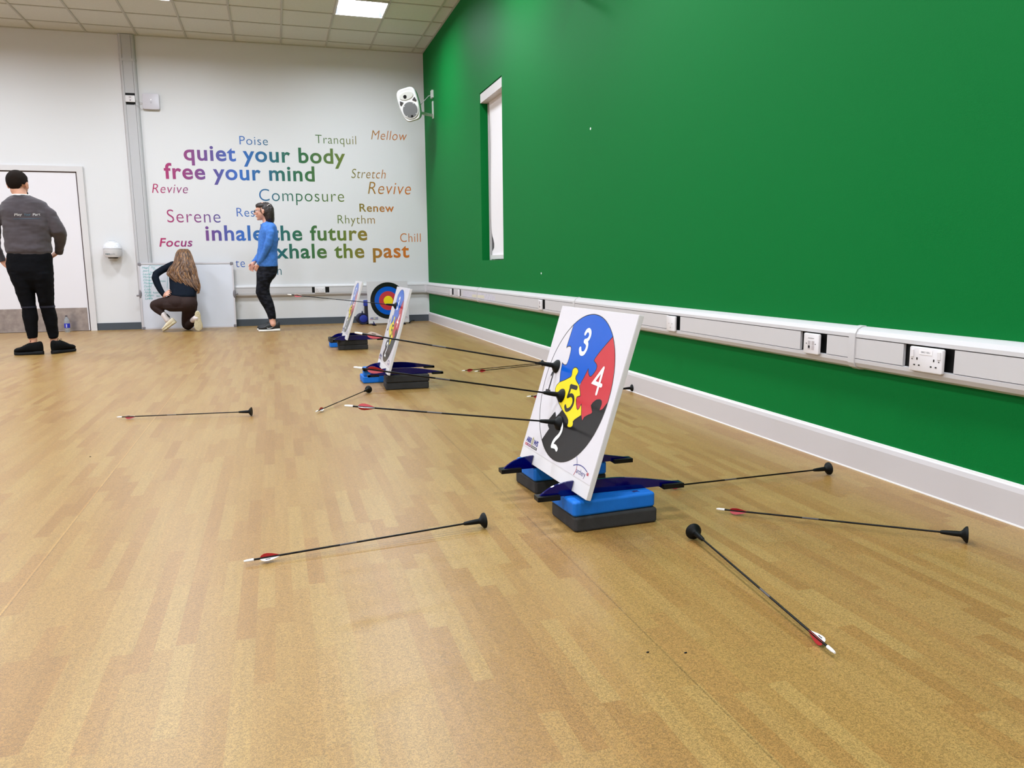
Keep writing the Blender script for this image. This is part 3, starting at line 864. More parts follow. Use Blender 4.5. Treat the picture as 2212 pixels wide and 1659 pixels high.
RB_ = [(.182, .401), (.21, .374), (.225, .399), (.259, .417), (.294, .431), (.299, .443), (.282, .456), (.263, .473), (.274, .49), (.304, .511), (.342, .52), (.366, .515), (.375, .501), (.372, .479), (.372, .462), (.403, .476), (.437, .52)]
WK_ = [(-.068, .382), (-.112, .348), (-.132, .329), (-.145, .346), (-.16, .357), (-.172, .35), (-.193, .327), (-.215, .304), (-.218, .286), (-.209, .266), (-.176, .25), (-.207, .209), (-.237, .168)]
iA = YEL.index((.048, .558)); iB = YEL.index((.182, .401)); iC = YEL.index((-.077, .388))
a_w, a_br, a_rb, a_wk = ang(WB_[0]), ang(BR_[0]), ang(RB_[-1]), ang(WK_[-1]) 
BLUE = WB_ + YEL[1:iA + 1] + BR_[::-1][1:] + arc(a_br, a_w)[1:-1]
RED = BR_ + YEL[iA + 1:iB + 1] + RB_[1:] + arc(a_rb, a_br, 20)[1:-1]
BLACK = RB_[::-1] + YEL[iB + 1:iC + 1] + WK_[1:] + arc(a_wk, a_rb if a_rb > a_wk else a_rb + 2 * math.pi)[1:-1]
D3 = [(-.054, .854), (-.043, .87), (-.021, .876), (.002, .866), (.012, .846), (.005, .827), (-.012, .815), (-.034, .81), (-.008, .803), (.01, .791), (.014, .769), (.001, .744), (-.022, .735), (-.048, .739), (-.068, .761)]
D5a = [(-.050, .535), (.030, .537)]
D5b = [(-.046, .530), (-.050, .473), (-.014, .487), (.017, .482), (.036, .464), (.040, .441), (.027, .417), (.004, .402), (-.023, .397), (-.049, .414)]
D4 = [(.286, .544), (.286, .686), (.215, .597), (.315, .593)]
D2 = [(-.108, .290), (-.092, .312), (-.052, .318), (-.020, .302), (-.008, .274), (-.022, .242), (-.056, .21), (-.072, .185), (-.074, .166), (-.028, .171), (.002, .161)]
D1 = [(-.366, .562), (-.343, .600), (-.345, .464)]
D1b = [(-.375, .460), (-.320, .462)]
M_bd = mat('white_target_board', (208, 203, 205), .45)
M_print = mat('laminated_white_sheet', (208, 202, 207), .2)
M_tb = mat('target_blue', raw=(.003, .09, .50), rough=.15, spec=.35)
M_tr = mat('target_red', raw=(.50, .035, .045), rough=.15, spec=.35)
M_ty = mat('target_yellow', raw=(.80, .62, .012), rough=.15, spec=.35)
M_tk = mat('target_black', (26, 25, 26), .15, spec=.35)
M_ink = mat('print_ink_black', (16, 14, 18), .35)
M_nv = mat('print_navy', (24, 32, 120), .4)
M_lr = mat('print_crimson', (170, 40, 60), .4)
M_pp = mat('print_purple', (110, 20, 90), .4)
M_bg = mat('print_beige', (168, 160, 120), .5)
PM = [M_print, M_tb, M_tr, M_ty, M_tk, M_ink, M_caulk, M_nv, M_lr, M_pp, M_bg]
S_ = .6
def board(label, c, yaw, lean, kind, grp='target boards on stands'):
    """c: bottom centre of the front face"""
    c = Vector(c)
    n = Vector((-math.cos(yaw), -math.sin(yaw), 0)); r = Vector((math.sin(yaw), -math.cos(yaw), 0))
    up = ZV * math.cos(lean) - n * math.sin(lean); nn = n * math.cos(lean) + ZV * math.sin(lean)
    t = thing('target_board', label, 'archery target', c, grp)
    th = .017
    mb = MB(); mb.obox(c + up * (S_ / 2) - nn * (th / 2 + .0004), r * (S_ / 2), up * (S_ / 2), nn * (th / 2), bev=.0)
    o = mb.build('board', M_bd, t, smooth=False)
    bv = o.modifiers.new('b', 'BEVEL'); bv.width = .0015; bv.segments = 2
    eu, ev = r * S_, up * S_
    mb = MB()
    # laminated printed sheet, its lower edge a little above the board's foot
    mb.obox(c + up * (S_ * (1 + .078) / 2), r * (S_ / 2 - .001), up * (S_ * (1 - .078) / 2 - .001), nn * .0005, 0)
    lay = lambda k: c + nn * (.0006 + .00025 * k)
    if kind == 'puzzle':
        mb.flat(BLUE, lay(1), eu, ev, 1); mb.flat(RED, lay(1), eu, ev, 2); mb.flat(BLACK, lay(1), eu, ev, 4); mb.flat(YEL, lay(2), eu, ev, 3)
        for ln in (WB_, BR_, RB_, WK_): stroke(mb, ln, .0042, lay(2.4), eu, ev, 5)
        stroke(mb, YEL, .0046, lay(3), eu, ev, 5, closed=True)
        stroke(mb, arc(0, 2 * math.pi, 90)[:-1], .0040, lay(3), eu, ev, 5, closed=True)
        stroke(mb, catmull(D3[:8], 6), .026, lay(4), eu, ev, 6); stroke(mb, catmull(D3[7:], 6), .026, lay(4.4), eu, ev, 6)
        stroke(mb, catmull(D2[:9], 6), .026, lay(4), eu, ev, 6); stroke(mb, catmull(D2[8:], 6), .026, lay(4.4), eu, ev, 6)
        stroke(mb, [D4[1], D4[0]], .022, lay(4), eu, ev, 6); stroke(mb, D4[1:], .022, lay(4.3), eu, ev, 6)
        stroke(mb, D5a, .026, lay(4), eu, ev, 5); stroke(mb, D5b[:2], .022, lay(4.3), eu, ev, 5); stroke(mb, catmull(D5b[1:], 5), .022, lay(4.6), eu, ev, 5)
        stroke(mb, D1, .015, lay(4), eu, ev, 5); stroke(mb, D1b, .018, lay(4.4), eu, ev, 5)
    else:
        for k, (rr, mi) in enumerate(((.437, 4), (.335, 1), (.225, 2), (.114, 3))):
            mb.flat([(CC[0] + rr * math.cos(2 * math.pi * i / 72), CC[1] + rr * math.sin(2 * math.pi * i / 72)) for i in range(72)], lay(1 + k), eu, ev, mi)
    # makers' marks
    P = lambda u, v: lay(2) + eu * u + ev * v
    text_on(mb, 'ARR', P(-.462, .112), eu, ev, .082, .034, 7, bold=.04)
    text_on(mb, 'WS', P(-.345, .112), eu, ev, .074, .034, 7, bold=.04)
    stroke(mb, [(-.364 + .012 * math.cos(a), .130 + .022 * math.sin(a)) for a in [k * .7 for k in range(9)]], .007, lay(2), eu, ev, 10, closed=True)
    stroke(mb, [(-.364, .158), (-.364, .10)], .004, lay(2.5), eu, ev, 10)
    for x0, x1, mi in ((-.468, -.430, 8), (-.427, -.372, 9), (-.365, -.270, 5)):
        mb.flat([(x0, .090), (x1, .090), (x1, .105), (x0, .105)], lay(2), eu, ev, mi)
        k = int((x1 - x0) / .009)
        for q in range(1, k): stroke(mb, [(x0 + .009 * q, .094), (x0 + .009 * q, .101)], .003, lay(2.5), eu, ev, 6, cap=False)
    stroke(mb, catmull([(.258, .130), (.290, .142), (.335, .149), (.385, .147), (.430, .136)], 6), .0045, lay(2), eu, ev, 7)
    stroke(mb, catmull([(.268, .182), (.288, .160), (.300, .135)], 6), .003, lay(2), eu, ev, 7)
    stroke(mb, catmull([(.300, .135), (.302, .110), (.290, .085)], 6), .004, lay(2), eu, ev, 8)
    text_on(mb, 'archery', P(.308, .092), eu, ev, .112, .038, 7, bold=-.005)
    text_on(mb, 'GB', P(.430, .118), eu, ev, .024, .016, 8, bold=.05)
    mb.build('printed_face', PM, t, smooth=False, fix=False)
    return t, c, n, r, up, nn
bd_near = board('nearest target board, numbered puzzle pieces in a circle, three arrows stuck on it',
                (.8782, 2.4481, .1160), .045, .3025, 'puzzle')
bd_mid = board('middle numbered puzzle target board seen nearly edge-on with one arrow stuck high on it', (.694, 5.448, .1165), -.009, .287, 'puzzle')
bd_far = board('farthest numbered puzzle target board, thin slanted panel left of the ringed target', (.645, 8.083, .1165), .005, .305, 'puzzle')
bd_ring = board('square ringed target board of black, blue, red and yellow circles standing by the back wall', (1.551, 11.149, .025), 1.702, .058, 'rings')

# stands
M_ac = mat('dark_blue_acrylic', raw=(.0, .0, .075), rough=.1, spec=.4)
def stand(label, cx, y, zb, hook_x, lean, ex=Vector((1, 0, 0)), side=Vector((0, 1, 0)), L0=-.112, L1=.400, grp='blue target stands'):
    """plate in the plane of ex and Z; hook_x: board's front face (along ex from cx) at height zb"""
    o = Vector((cx, y, zb)) if not isinstance(cx, Vector) else cx
    t = thing('target_stand', label, 'target stand', o + ex * .1, grp)
    k = math.tan(lean)
    s0 = .0145
    f0 = lambda z: (z - s0) * k            # board front face
    f1 = lambda z: (z - s0) * k + .0185 / math.cos(lean)
    ptop = .048
    left = catmull([(L0 + .002, .006), (L0 + .018, .019), (L0 + .042, .033), (L0 + .068, .0415), (f0(ptop) - .022, .0465), (f0(ptop) - .003, ptop)], 5)
    right = catmull([(f1(.046), .046), (.16, .045), (.24, .036), (.32, .022), (L1 - .002, .008)], 6)
    pts = [(L0 + .002, .0)] + left + [(f0(s0) - .002, s0 - .001), (f1(s0) + .0005, s0 - .0068)] + right + [(L1 - .002, 0)] + [(L1 - .07, 0.0004), (L0 + .07, .0004)]
    mb = MB(); mb.prism(pts, o, ex, ZV, side, -.0045, .0045); mb.build('stand_plate', M_ac, t, smooth=False)
    for a in (L0 + .030, L1 - .036):
        h_ = .038
        mb = MB(); m_ = o + ex * a + ZV * .0005
        for s_ in (-1, 1): mb.obox(m_ + side * (s_ * .0125) , ex * h_, side * .0078, ZV * .0075)
        sg = -1 if a < 0 else 1
        mb.obox(m_ + ex * (sg * .030), ex * .0086, side * .0203, ZV * .0073); mb.obox(m_ - ZV * .0058, ex * (h_ - .001), side * .020, ZV * .002)
        mb.build('rubber_foot', M_black, t, smooth=False)
    return t
ZB = .1006
stand('dark blue plastic foot under the near edge of the nearest target board', .8866, 2.262, ZB, 0, .3025)
stand('dark blue plastic foot under the far edge of the nearest target board', .8704, 2.622, ZB, 0, .3025)
stand('dark blue plastic foot at the near edge of the middle target on grey foam', .6914, 5.262, ZB, 0, .287)
stand('dark blue plastic foot at the far edge of the middle target on blue foam', .696, 5.600, ZB, 0, .287)
stand('dark blue plastic foot at the near edge of the farthest target board', .645, 7.925, ZB, 0, .305)
stand('dark blue plastic foot at the far edge of the farthest target board', .645, 8.262, ZB, 0, .305)
exr = Vector((math.cos(1.702), math.sin(1.702), 0)); sdr = Vector((-exr.y, exr.x, 0))
for s_, lab in ((-.235, 'dark blue foot of the ringed target, left one'), (.20, 'dark blue foot of the ringed target, right one beside the green wall')):
    q = Vector((1.551, 11.149, .0085)) - sdr * s_
    stand(lab, q, 0, 0, 0, .058, ex=exr, side=sdr, L0=-.075, L1=.34)

# foam blocks
M_fb = mat('blue_foam', raw=(.003, .13, .52), rough=.6, spec=.3, bump=.15, bscale=500, var=.06, vscale=30)
M_fg = mat('charcoal_foam', (52, 50, 50), .8, spec=.2, bump=.2, bscale=500, var=.08, vscale=30)
def block(label, c, rot, z, blue):
    ex = Vector((math.cos(rot), math.sin(rot), 0)); ey = Vector((-math.sin(rot), math.cos(rot), 0))
    t = (Vector((c[0], c[1], z + .025)))
    mb = MB()
    # chamfered brick
    lx, ly, lz, ch = .1495, .0985, .0249, .0075
    def ring(i, zz):
        a, b = lx - i, ly - i; q = ch - i * .3
        return [t + ex * x + ey * y + ZV * zz for x, y in ((a - q, -b), (a, -b + q), (a, b - q), (a - q, b), (-a + q, b), (-a, b - q), (-a, -b + q), (-a + q, -b))]
    mb.loft([ring(ch * .7, -lz), ring(0, -lz + ch * .7), ring(0, lz - ch * .7), ring(ch * .7, lz)])
    o = mb.build('foam_block', M_fb if blue else M_fg, smooth=False)
    bv = o.modifiers.new('b', 'BEVEL'); bv.width = .003; bv.segments = 2; bv.limit_method = 'ANGLE'
    return tag(o, label, 'foam block', 'foam blocks under the targets')
block('charcoal foam block under the near edge of the nearest target, below a blue one', (1.013, 2.286), R(2.5), 0, False)
block('blue foam block carrying the near edge of the nearest target, top of the front pair', (1.007, 2.292), R(4), .0502, True)
block('charcoal foam block under the far edge of the nearest target, bottom of rear pair', (1.022, 2.720), R(5), 0, False)
block('blue foam block under the far edge of the nearest target, top of the rear pair', (1.020, 2.712), R(3), .0502, True)
block('lower of the two stacked charcoal foam blocks under the middle target', (.842, 5.322), R(-3), 0, False)
block('upper of the two stacked charcoal foam blocks under the middle target', (.845, 5.318), R(-2.5), .0502, False)
block('lower of the two stacked blue foam blocks behind the middle target', (.722, 5.695), R(1), 0, True)
block('upper of the two stacked blue foam blocks behind the middle target', (.735, 5.690), R(-4), .0502, True)
block('lower charcoal foam block of the front pair under the farthest target', (.732, 8.030), R(-2), 0, False)
block('upper charcoal foam block of the front pair under the farthest target', (.728, 8.030), R(-1), .0502, False)
block('blue foam block on the floor behind the farthest target, below a charcoal one', (.668, 8.335), R(0), 0, True)
block('charcoal foam block on top of the blue one behind the farthest target', (.664, 8.335), R(1.5), .0502, False)
# nick in the near blue block
mb = MB()
mb.flat([(0, 0), (.012, .006), (.02, .002), (.028, .008), (.02, -.004), (.026, -.012), (.014, -.008), (.004, -.012)], (1.09, 2.235, .1008), (1, .1, 0), (0, 1, 0))
mb.flat([(-.002, .03), (.012, .036), (.02, .034), (.016, .031), (.006, .031)], (1.09, 2.24, .1008), (1, .1, 0), (0, 1, 0))
o = mb.build('foam_tear', mat('torn_foam', (8, 14, 90), .8), bpy.data.objects['foam_block.001'], smooth=False, fix=False)

# ================================================================== ARROWS
M_shaft = mat('carbon_shaft', (9, 5, 6), .35, spec=.2)
M_rub = mat('black_rubber', (6, 6, 6), .55, spec=.18)
M_red = mat('red_vane', raw=(.42, .012, .02), rough=.4)
M_wv = mat('white_vane', (226, 216, 216), .45)
M_nock = mat('white_nock', (234, 230, 230), .4)
AL = .745
def arrow(label, contact, nockp, cup_n=None, roll=0, grp='suction arrows'):
    """contact: centre of the cup's rim plane; nockp: tail end; cup_n: direction out of the cup's mouth"""
    A, B = Vector(contact), Vector(nockp)
    d = (B - A).normalized()          # from head to tail
    if cup_n is None: cup_n = -d
    cup_n = Vector(cup_n).normalized()
    t = thing('suction_arrow', label, 'arrow', A + (B - A) * .5, grp)
    # cup (lathe about cup axis)
    u, v = perp(cup_n)
    mb = MB(); rings = []
    for s_, rr in ((.0, .0245), (-.0015, .0253), (.003, .0245), (.008, .0195), (.012, .0135), (.016, .0098), (.020, .0086)):
        rings.append([A - cup_n * s_ + (u * math.cos(2 * math.pi * k / 28) + v * math.sin(2 * math.pi * k / 28)) * rr for k in range(28)])
    inner = [[A - cup_n * s_ + (u * math.cos(2 * math.pi * k / 28) + v * math.sin(2 * math.pi * k / 28)) * rr for k in range(28)] for s_, rr in ((.0, .0235), (.005, .016), (.007, .004))]
    mb.loft(rings[1:] , True); 
    mb.build('suction_cup', M_rub, t)
    hd = A - cup_n * .017
    d = (B - hd).normalized()
    mb = MB(); mb.tube([hd - d * .004, hd + d * .012, hd + d * .035, hd + d * .050], [.0088, .0086, .0072, .0058], n=18)
    mb.build('rubber_sleeve', M_rub, t)
    L = (B - hd).length
    mb = MB(); mb.cyl(hd + d * .02, B - d * .026, .0030, n=10); mb.build('shaft', M_shaft, t)
    mb = MB()
    q = L - .62 * L
    mb.cyl(hd + d * (L * .55), hd + d * (L * .55 + .05), .00305, n=10)
    mb.build('shaft_print', mat('silver_print', (70, 64, 66), .4), t)
    mb = MB(); mb.tube([B - d * .030, B - d * .012, B - d * .003], [.0042, .0038, .0024], n=10, round_=False); mb.build('nock', M_nock, t)
    uu, vv = perp(d)
    for k in range(3):
        a = R(roll + 120 * k); w_ = uu * math.cos(a) + vv * math.sin(a)
        prof = [(0, .0025), (.004, .0085), (.012, .0125), (.022, .0130), (.034, .0105), (.046, .0065), (.056, .0025)]
        o_ = B - d * .047
        mb = MB(); mb.prism(prof, o_, -d, w_, d.cross(w_), -.0004, .0004)
        if k == 0:
            mb.obox(o_ - d * .022 + w_ * .0068, d * .007, w_ * .0012, d.cross(w_) * .00055, 1)
        mb.build('vane', [M_wv if k == 0 else M_red, M_ink], t, smooth=False)
    return t
def floor_arrow(label, cup_px, nock_px, roll=0, dz=.0):
    A = on_floor(*cup_px, .0262); B = on_floor(*nock_px, .0135)
    d = (B - A).normalized(); B = A + d * AL
    # keep the vanes just above the floor
    B.z = .0138
    return arrow(label, A + d * .0, B, None, roll)
def stuck_arrow(label, bd, uv, nock, roll=0):
    t, c, n, r, up, nn = bd
    A = c + r * (uv[0] * S_) + up * (uv[1] * S_) + nn * .0016
    return arrow(label, A + nn * .0016, nock, -nn, roll)
stuck_arrow('uppermost of the three arrows stuck to the nearest target, beside the number 1', bd_near, (-.317, .621), (.2533, 2.7231, .6172), 250)
stuck_arrow('middle of the three arrows stuck to the nearest target, cup on the yellow piece', bd_near, (-.132, .464), (.2262, 2.5126, .5226), 0)
stuck_arrow('lowest of the three arrows stuck to the nearest target, cup above the number 2', bd_near, (-.062, .307), (.1948, 2.5571, .3902), 180)
stuck_arrow('arrow stuck high on the middle target, reaching left in front of the farthest target', bd_mid, (-.178, .770), (.0754, 5.5662, .6560), 240)
floor_arrow('arrow on the floor in the left foreground, cup toward the nearest target', (1046, 1124), (519, 1214), 150)
floor_arrow('arrow on the floor far left, lying alone and pointing right', (543, 889), (262, 901), 230)
floor_arrow('short-looking arrow on the floor pointing away toward the middle foam blocks', (796, 841), (681, 890), 150)
floor_arrow('arrow on the floor at the far right by the skirting, both visible vanes red', (2089, 1155), (1545, 1099), 0)
floor_arrow('arrow on the floor in the right foreground with its nock nearest the camera', (1498, 1148), (1816, 1421), 195)
floor_arrow('arrow on the floor right of the blue block with its tail under the blue foot', (1790, 1012), (1412, 1054), 0)
floor_arrow('arrow on the floor behind the nearest target with its cup by the green wall skirting', (1366, 838), (1135, 857), 230)
floor_arrow('left of the two parallel arrows lying on the floor behind the top stuck arrow', (1172, 784), (988, 802), 0)
floor_arrow('right of the two parallel arrows lying on the floor behind the top stuck arrow', (1196, 784.5), (1014, 803.5), 0)

# ================================================================== THINGS BY THE BACK WALL
# bottle
pb = on_floor(146.5, 717.5); 
bt = thing('water_bottle', 'clear plastic water bottle with a blue label standing by the door', 'bottle', pb)
M_pet = mat('clear_plastic', (215, 220, 224), .08, trans=.75)
def lathe(mb, c, prof, n=24, ax=ZV):
    u, v = perp(ax)
    mb.loft([[c + ax * z + (u * math.cos(2 * math.pi * k / n) + v * math.sin(2 * math.pi * k / n)) * r_ for k in range(n)] for r_, z in prof])
mb = MB(); lathe(mb, pb, [(.030, .0), (.034, .004), (.0345, .03), (.033, .04), (.0345, .05), (.0345, .135), (.032, .160), (.022, .185), (.0125, .200), (.012, .212)])
mb.build('bottle_body', M_pet, bt)
mb = MB(); lathe(mb, pb + ZV * .209, [(.0135, 0), (.0142, .003), (.0142, .014), (.0125, .016)]); mb.build('cap', mat('dark_cap', (74, 66, 76), .4), bt)
mb = MB(); lathe(mb, pb, [(.0349, .058), (.0353, .060), (.0353, .116), (.0349, .118)]); mb.build('label_wrap', mat('blue_label', (30, 40, 170), .35), bt)
mb = MB(); text_on(mb, 'smart', pb + Vector((.006, -.0362, .064)), (.06, 0, 1), (-1, 0, .06), .045, .016, bold=.02); mb.build('label_print', M_caulk, bt, smooth=False, fix=False)
# blue kit bag
YK = 11.33
q = at(785.5, 690, YK); q.z = .092
kb = thing('kit_bag', 'blue cylindrical kit bag with dark rim on the floor left of the ringed target', 'bag', Vector((q.x, q.y, 0)))
axb = Vector((-.12, 1, 0)).normalized(); u_ = Vector((1, .12, 0)).normalized()
def kring(d, r_, n=24, sq=.92): return [q + axb * d + u_ * (r_ * math.cos(2 * math.pi * k / n)) + ZV * (r_ * sq * math.sin(2 * math.pi * k / n)) for k in range(n)]
q.z = .083
mb = MB(); mb.loft([kring(.0, .062), kring(-.012, .056), kring(-.018, .03)][::-1] + [kring(.002, .064)]); mb.build('end_panel', mat('bag_blue', (20, 42, 140), .6, bump=.2, bscale=60), kb)
mb = MB(); mb.loft([kring(-.004, .066), kring(-.008, .085), kring(.0, .088), kring(.03, .088), kring(.15, .086), kring(.17, .07)]); mb.build('bag_body', mat('bag_navy', (10, 16, 52), .6), kb)
mb = MB(); mb.tube([q + u_ * -.02 + ZV * .083, q + u_ * .0 + ZV * .105 + axb * .07, q + u_ * .02 + ZV * .083 + axb * .14], .008, n=8); mb.build('strap', mat('bag_navy'), kb)
# tube behind it
q2 = at(791, 672, 11.635)
cz = thing('quiver', 'short black and blue quiver standing behind the kit bag against the back wall', 'quiver', Vector((q2.x, q2.y, 0)))
mb = MB(); b_ = Vector((q2.x + .015, q2.y, 0)); lathe(mb, b_, [(.036, .002), (.038, .01), (.042, .25), (.043, .26)]); mb.build('quiver_tube', mat('quiver_black', (34, 32, 40), .5), cz)
mb = MB(); lathe(mb, b_, [(.044, .25), (.052, .256), (.054, .330), (.050, .337), (.02, .34)]); mb.build('quiver_cap', mat('bag_blue'), cz)
# black strap on the floor
a_ = on_floor(884, 698); b_ = on_floor(894, 694)
mb = MB(); mb.tube([a_ + ZV * .012, a_.lerp(b_, .4) + ZV * .02, b_ + ZV * .012, b_ + Vector((.03, .10, .012))], [.011, .009, .008, .006], n=8)
tag(mb.build('black_strap', M_black), 'short black strap end lying on the floor right of the ringed target', 'strap')
# crumbs on the floor
for i, (px, py, lab) in enumerate(((195, 987, 'tiny dark crumb on the floor at the left'), (1399, 1410, 'tiny dark crumb on the floor right of centre near the seam'), (1481, 1411, 'tiny dark splinter on the floor between seam and right foreground arrow'))):
    c = on_floor(px, py); mb = MB(); mb.ell(c + ZV * .0015, (.004, 0, 0), (0, .002, 0), (0, 0, .0015), 8, 4)
    tag(mb.build('crumb', M_black), lab, 'crumb')

# ================================================================== PEOPLE
M_skin = mat('skin', (206, 150, 124), .5, var=.08, vscale=20)
M_skin2 = mat('skin_fair', (214, 158, 136), .5, var=.08, vscale=20)

def hring(P, py, xl, xr, depth, dy=0.0, n=28, ex=2.3):
    """horizontal body section: photo row py, left and right edges, half depth in metres"""
    a, b = P(xl, py, dy), P(xr, py, dy); c = (a + b) / 2; hx = (b - a) / 2
    hx = Vector((hx.x, hx.y, 0)); d = Vector((-hx.y, hx.x, 0)).normalized() * depth
    out = []
    for i in range(n):
        t = 2 * math.pi * i / n; ca, sa = math.cos(t), math.sin(t)
        out.append(c + hx * math.copysign(abs(ca) ** (2 / ex), ca) + d * math.copysign(abs(sa) ** (2 / ex), sa))
    return out
def grow(rings, k):
    out = []
    for r_ in rings:
        c = sum(r_, Vector()) / len(r_); out.append([c + (v - c) * k for v in r_])
    return out
def hand(mb, W, d, pn, side, curl=.5, size=1.0, spread=1.0):
    """open volumes of a hand: W wrist, d toward the fingers, pn palm-facing normal, side +1/-1 for the thumb"""
    W, d, pn = Vector(W), Vector(d).normalized(), Vector(pn)
    pn = (pn - d * pn.dot(d)).normalized(); t = d.cross(pn).normalized() * side
    k = size
    def ring(s, w_, th, off=0):
        c = W + d * s * k + pn * off * k
        return [c + t * (w_ * k * math.cos(2 * math.pi * i / 16)) + pn * (th * k * math.sin(2 * math.pi * i / 16)) for i in range(16)]
    mb.loft([ring(-.035, .024, .020), ring(0, .026, .018), ring(.03, .036, .017), ring(.06, .042, .015), ring(.088, .042, .012), ring(.094, .036, .009)])
    for q, (off, ln, rr) in enumerate(((.031, .072, .0086), (.0105, .080, .009), (-.0105, .075, .0086), (-.031, .058, .0076))):
        p = W + (d * .086 + t * off) * k; dd = (d + t * off * 3.0 * spread).normalized(); pts = [p - d * .01 * k, p]; rad = [rr * k, rr * k]
        for j, fr in enumerate((.45, .30, .25)):
            a = curl * (0.7 + .25 * j + .1 * q * .5)
            dd = (dd * math.cos(a) + pn * math.sin(a)).normalized()
            p = p + dd * ln * fr * k; pts.append(p); rad.append((rr - .0009 * (j + 1)) * k)
        mb.tube(pts, rad, n=10)
    p = W + (d * .022 + t * .030) * k; dd = (d * .62 + t * .75 + pn * .25).normalized(); pts = [p - dd * .02 * k, p]; rad = [.012 * k, .012 * k]
    for j, ln in enumerate((.036, .030, .022)):
        dd = (dd * math.cos(curl * .35) + (pn * .6 - t * .5 + d * .3).normalized() * math.sin(curl * .35)).normalized()
        p = p + dd * ln * k; pts.append(p); rad.append((.0108 - .0010 * j) * k)
    mb.tube(pts, rad, n=10)
def head(mb, C, F, U, neck_to, nr=.055, k=1.0):
    F = F.normalized(); Rr = F.cross(U).normalized(); U = Rr.cross(F).normalized()
    E_ = lambda r, f, u, a, b, c: mb.ell(C + (Rr * r + F * f + U * u) * k, Rr * a * k, F * b * k, U * c * k)
    E_(0, -.012, .030, .077, .097, .088)           # skull
    E_(0, .022, -.030, .062, .068, .078)           # face
    E_(0, .040, -.085, .034, .040, .030)           # jaw
    E_(0, .068, -.100, .018, .018, .016)           # chin
    E_(0, .068, .022, .050, .026, .016)            # brow
    mb.tube([C + (F * .082 + U * .010) * k, C + (F * .100 - U * .016) * k, C + (F * .110 - U * .032) * k], [.008 * k, .010 * k, .012 * k], n=10)
    for s_ in (-1, 1):
        E_(s_ * .012, .098, -.036, .008, .010, .007)    # nostril wings
        E_(s_ * .034, .066, -.018, .022, .020, .020)    # cheek
        E_(s_ * .081, -.008, -.008, .010, .019, .032)   # ear
        E_(s_ * .089, -.016, .004, .006, .012, .018)
    E_(0, .089, -.058, .024, .010, .006); E_(0, .087, -.068, .021, .010, .006)    # lips
    mb.tube([C - U * .05 * k - F * .020 * k, C.lerp(neck_to, .55) - F * .01 * k, neck_to], [nr * k, nr * .97 * k, nr * 1.15 * k], n=20)
def eyes(parent, C, F, U, k=1.0):
    Rr = F.cross(U).normalized()
    for s_ in (-1, 1):
        mb = MB(); mb.ell(C + (Rr * s_ * .031 + F * .076 + U * .0) * k, Rr * .012 * k, F * .012 * k, U * .009 * k)
        mb.ell(C + (Rr * s_ * .031 + F * .0835 + U * .0) * k, Rr * .005 * k, F * .005 * k, U * .005 * k, 10, 6, 1)
        mb.build('eye', [mat('eye_white', (220, 214, 208), .3), mat('iris', (50, 34, 24), .2)], parent)
def shoe(name, parent, heel, toe, up, L=None, w=.095, mats=None, hh=.095, sole=.026, lift=0, flare=1.0):
    """laced trainer: upper and sole as part and sub-part"""
    heel, toe, up = Vector(heel), Vector(toe), Vector(up).normalized()
    d = (toe - heel).normalized(); up = (up - d * up.dot(d)).normalized(); sd = d.cross(up)
    L = L or (toe - heel).length
    S = [0, .03, .10, .22, .36, .5, .64, .78, .90, .97, 1.0]
    Wd = [.30, .42, .60, .66, .64, .74, .92, .98, .82, .55, .25]
    Ht = [.72, .90, .92, .84, .86, .74, .58, .44, .38, .30, .20]
    def sec(i, z0, z1, wk, n=18, ex=2.6):
        c = heel + d * (S[i] * L); hw = w / 2 * Wd[i] * wk; zc = (z0 + z1) / 2; hz = max((z1 - z0) / 2, .002); out = []
        for q in range(n):
            a = 2 * math.pi * q / n; ca, sa = math.cos(a), math.sin(a)
            top = .62 if sa > 0 else 1
            out.append(c + sd * (hw * math.copysign(abs(ca) ** (2 / ex), ca) * (1 - (1 - top) * max(sa, 0) ** 1.5)) + up * (zc + hz * math.copysign(abs(sa) ** (2 / ex), sa)))
        return out
    rk = [.35 + .65 * math.sin(math.pi * min(1, s_ * 1.6 + .35)) if s_ < .2 else 1 for s_ in S]
    spring = [.10 * max(0, s_ - .8) * sole * 3 for s_ in S]
    mb = MB(); mb.loft([sec(i, sole * .8, sole * .8 + (hh - sole) * Ht[i], .96) for i in range(len(S))])
    o = remeshed(mb, .006, name, mats[0], parent, smooth_it=3)
    mb = MB(); mb.loft([sec(i, spring[i], sole * (1.15 if S[i] < .3 else .95) + spring[i], 1.06 * flare, ex=4) for i in range(len(S))])
    mb.build('sole', mats[1], o)
    mb = MB()
    for q in range(5):
        s_ = .40 + .065 * q; hgt = sole * .8 + (hh - sole) * np.interp(s_, S, Ht) + .002
        c = heel + d * (s_ * L) + up * (hgt * .985)
        mb.tube([c - sd * .020 - up * .006, c + up * .001, c + sd * .020 - up * .006], .0028, n=6)
    c = heel + d * (.38 * L) + up * (sole * .8 + (hh - sole) * .86)
    for s_ in (-1, 1): mb.tube([c, c + sd * s_ * .018 + up * .014, c + sd * s_ * .026 + up * .002], .0024, n=6)
    mb.build('laces', mats[2], o)
    return o

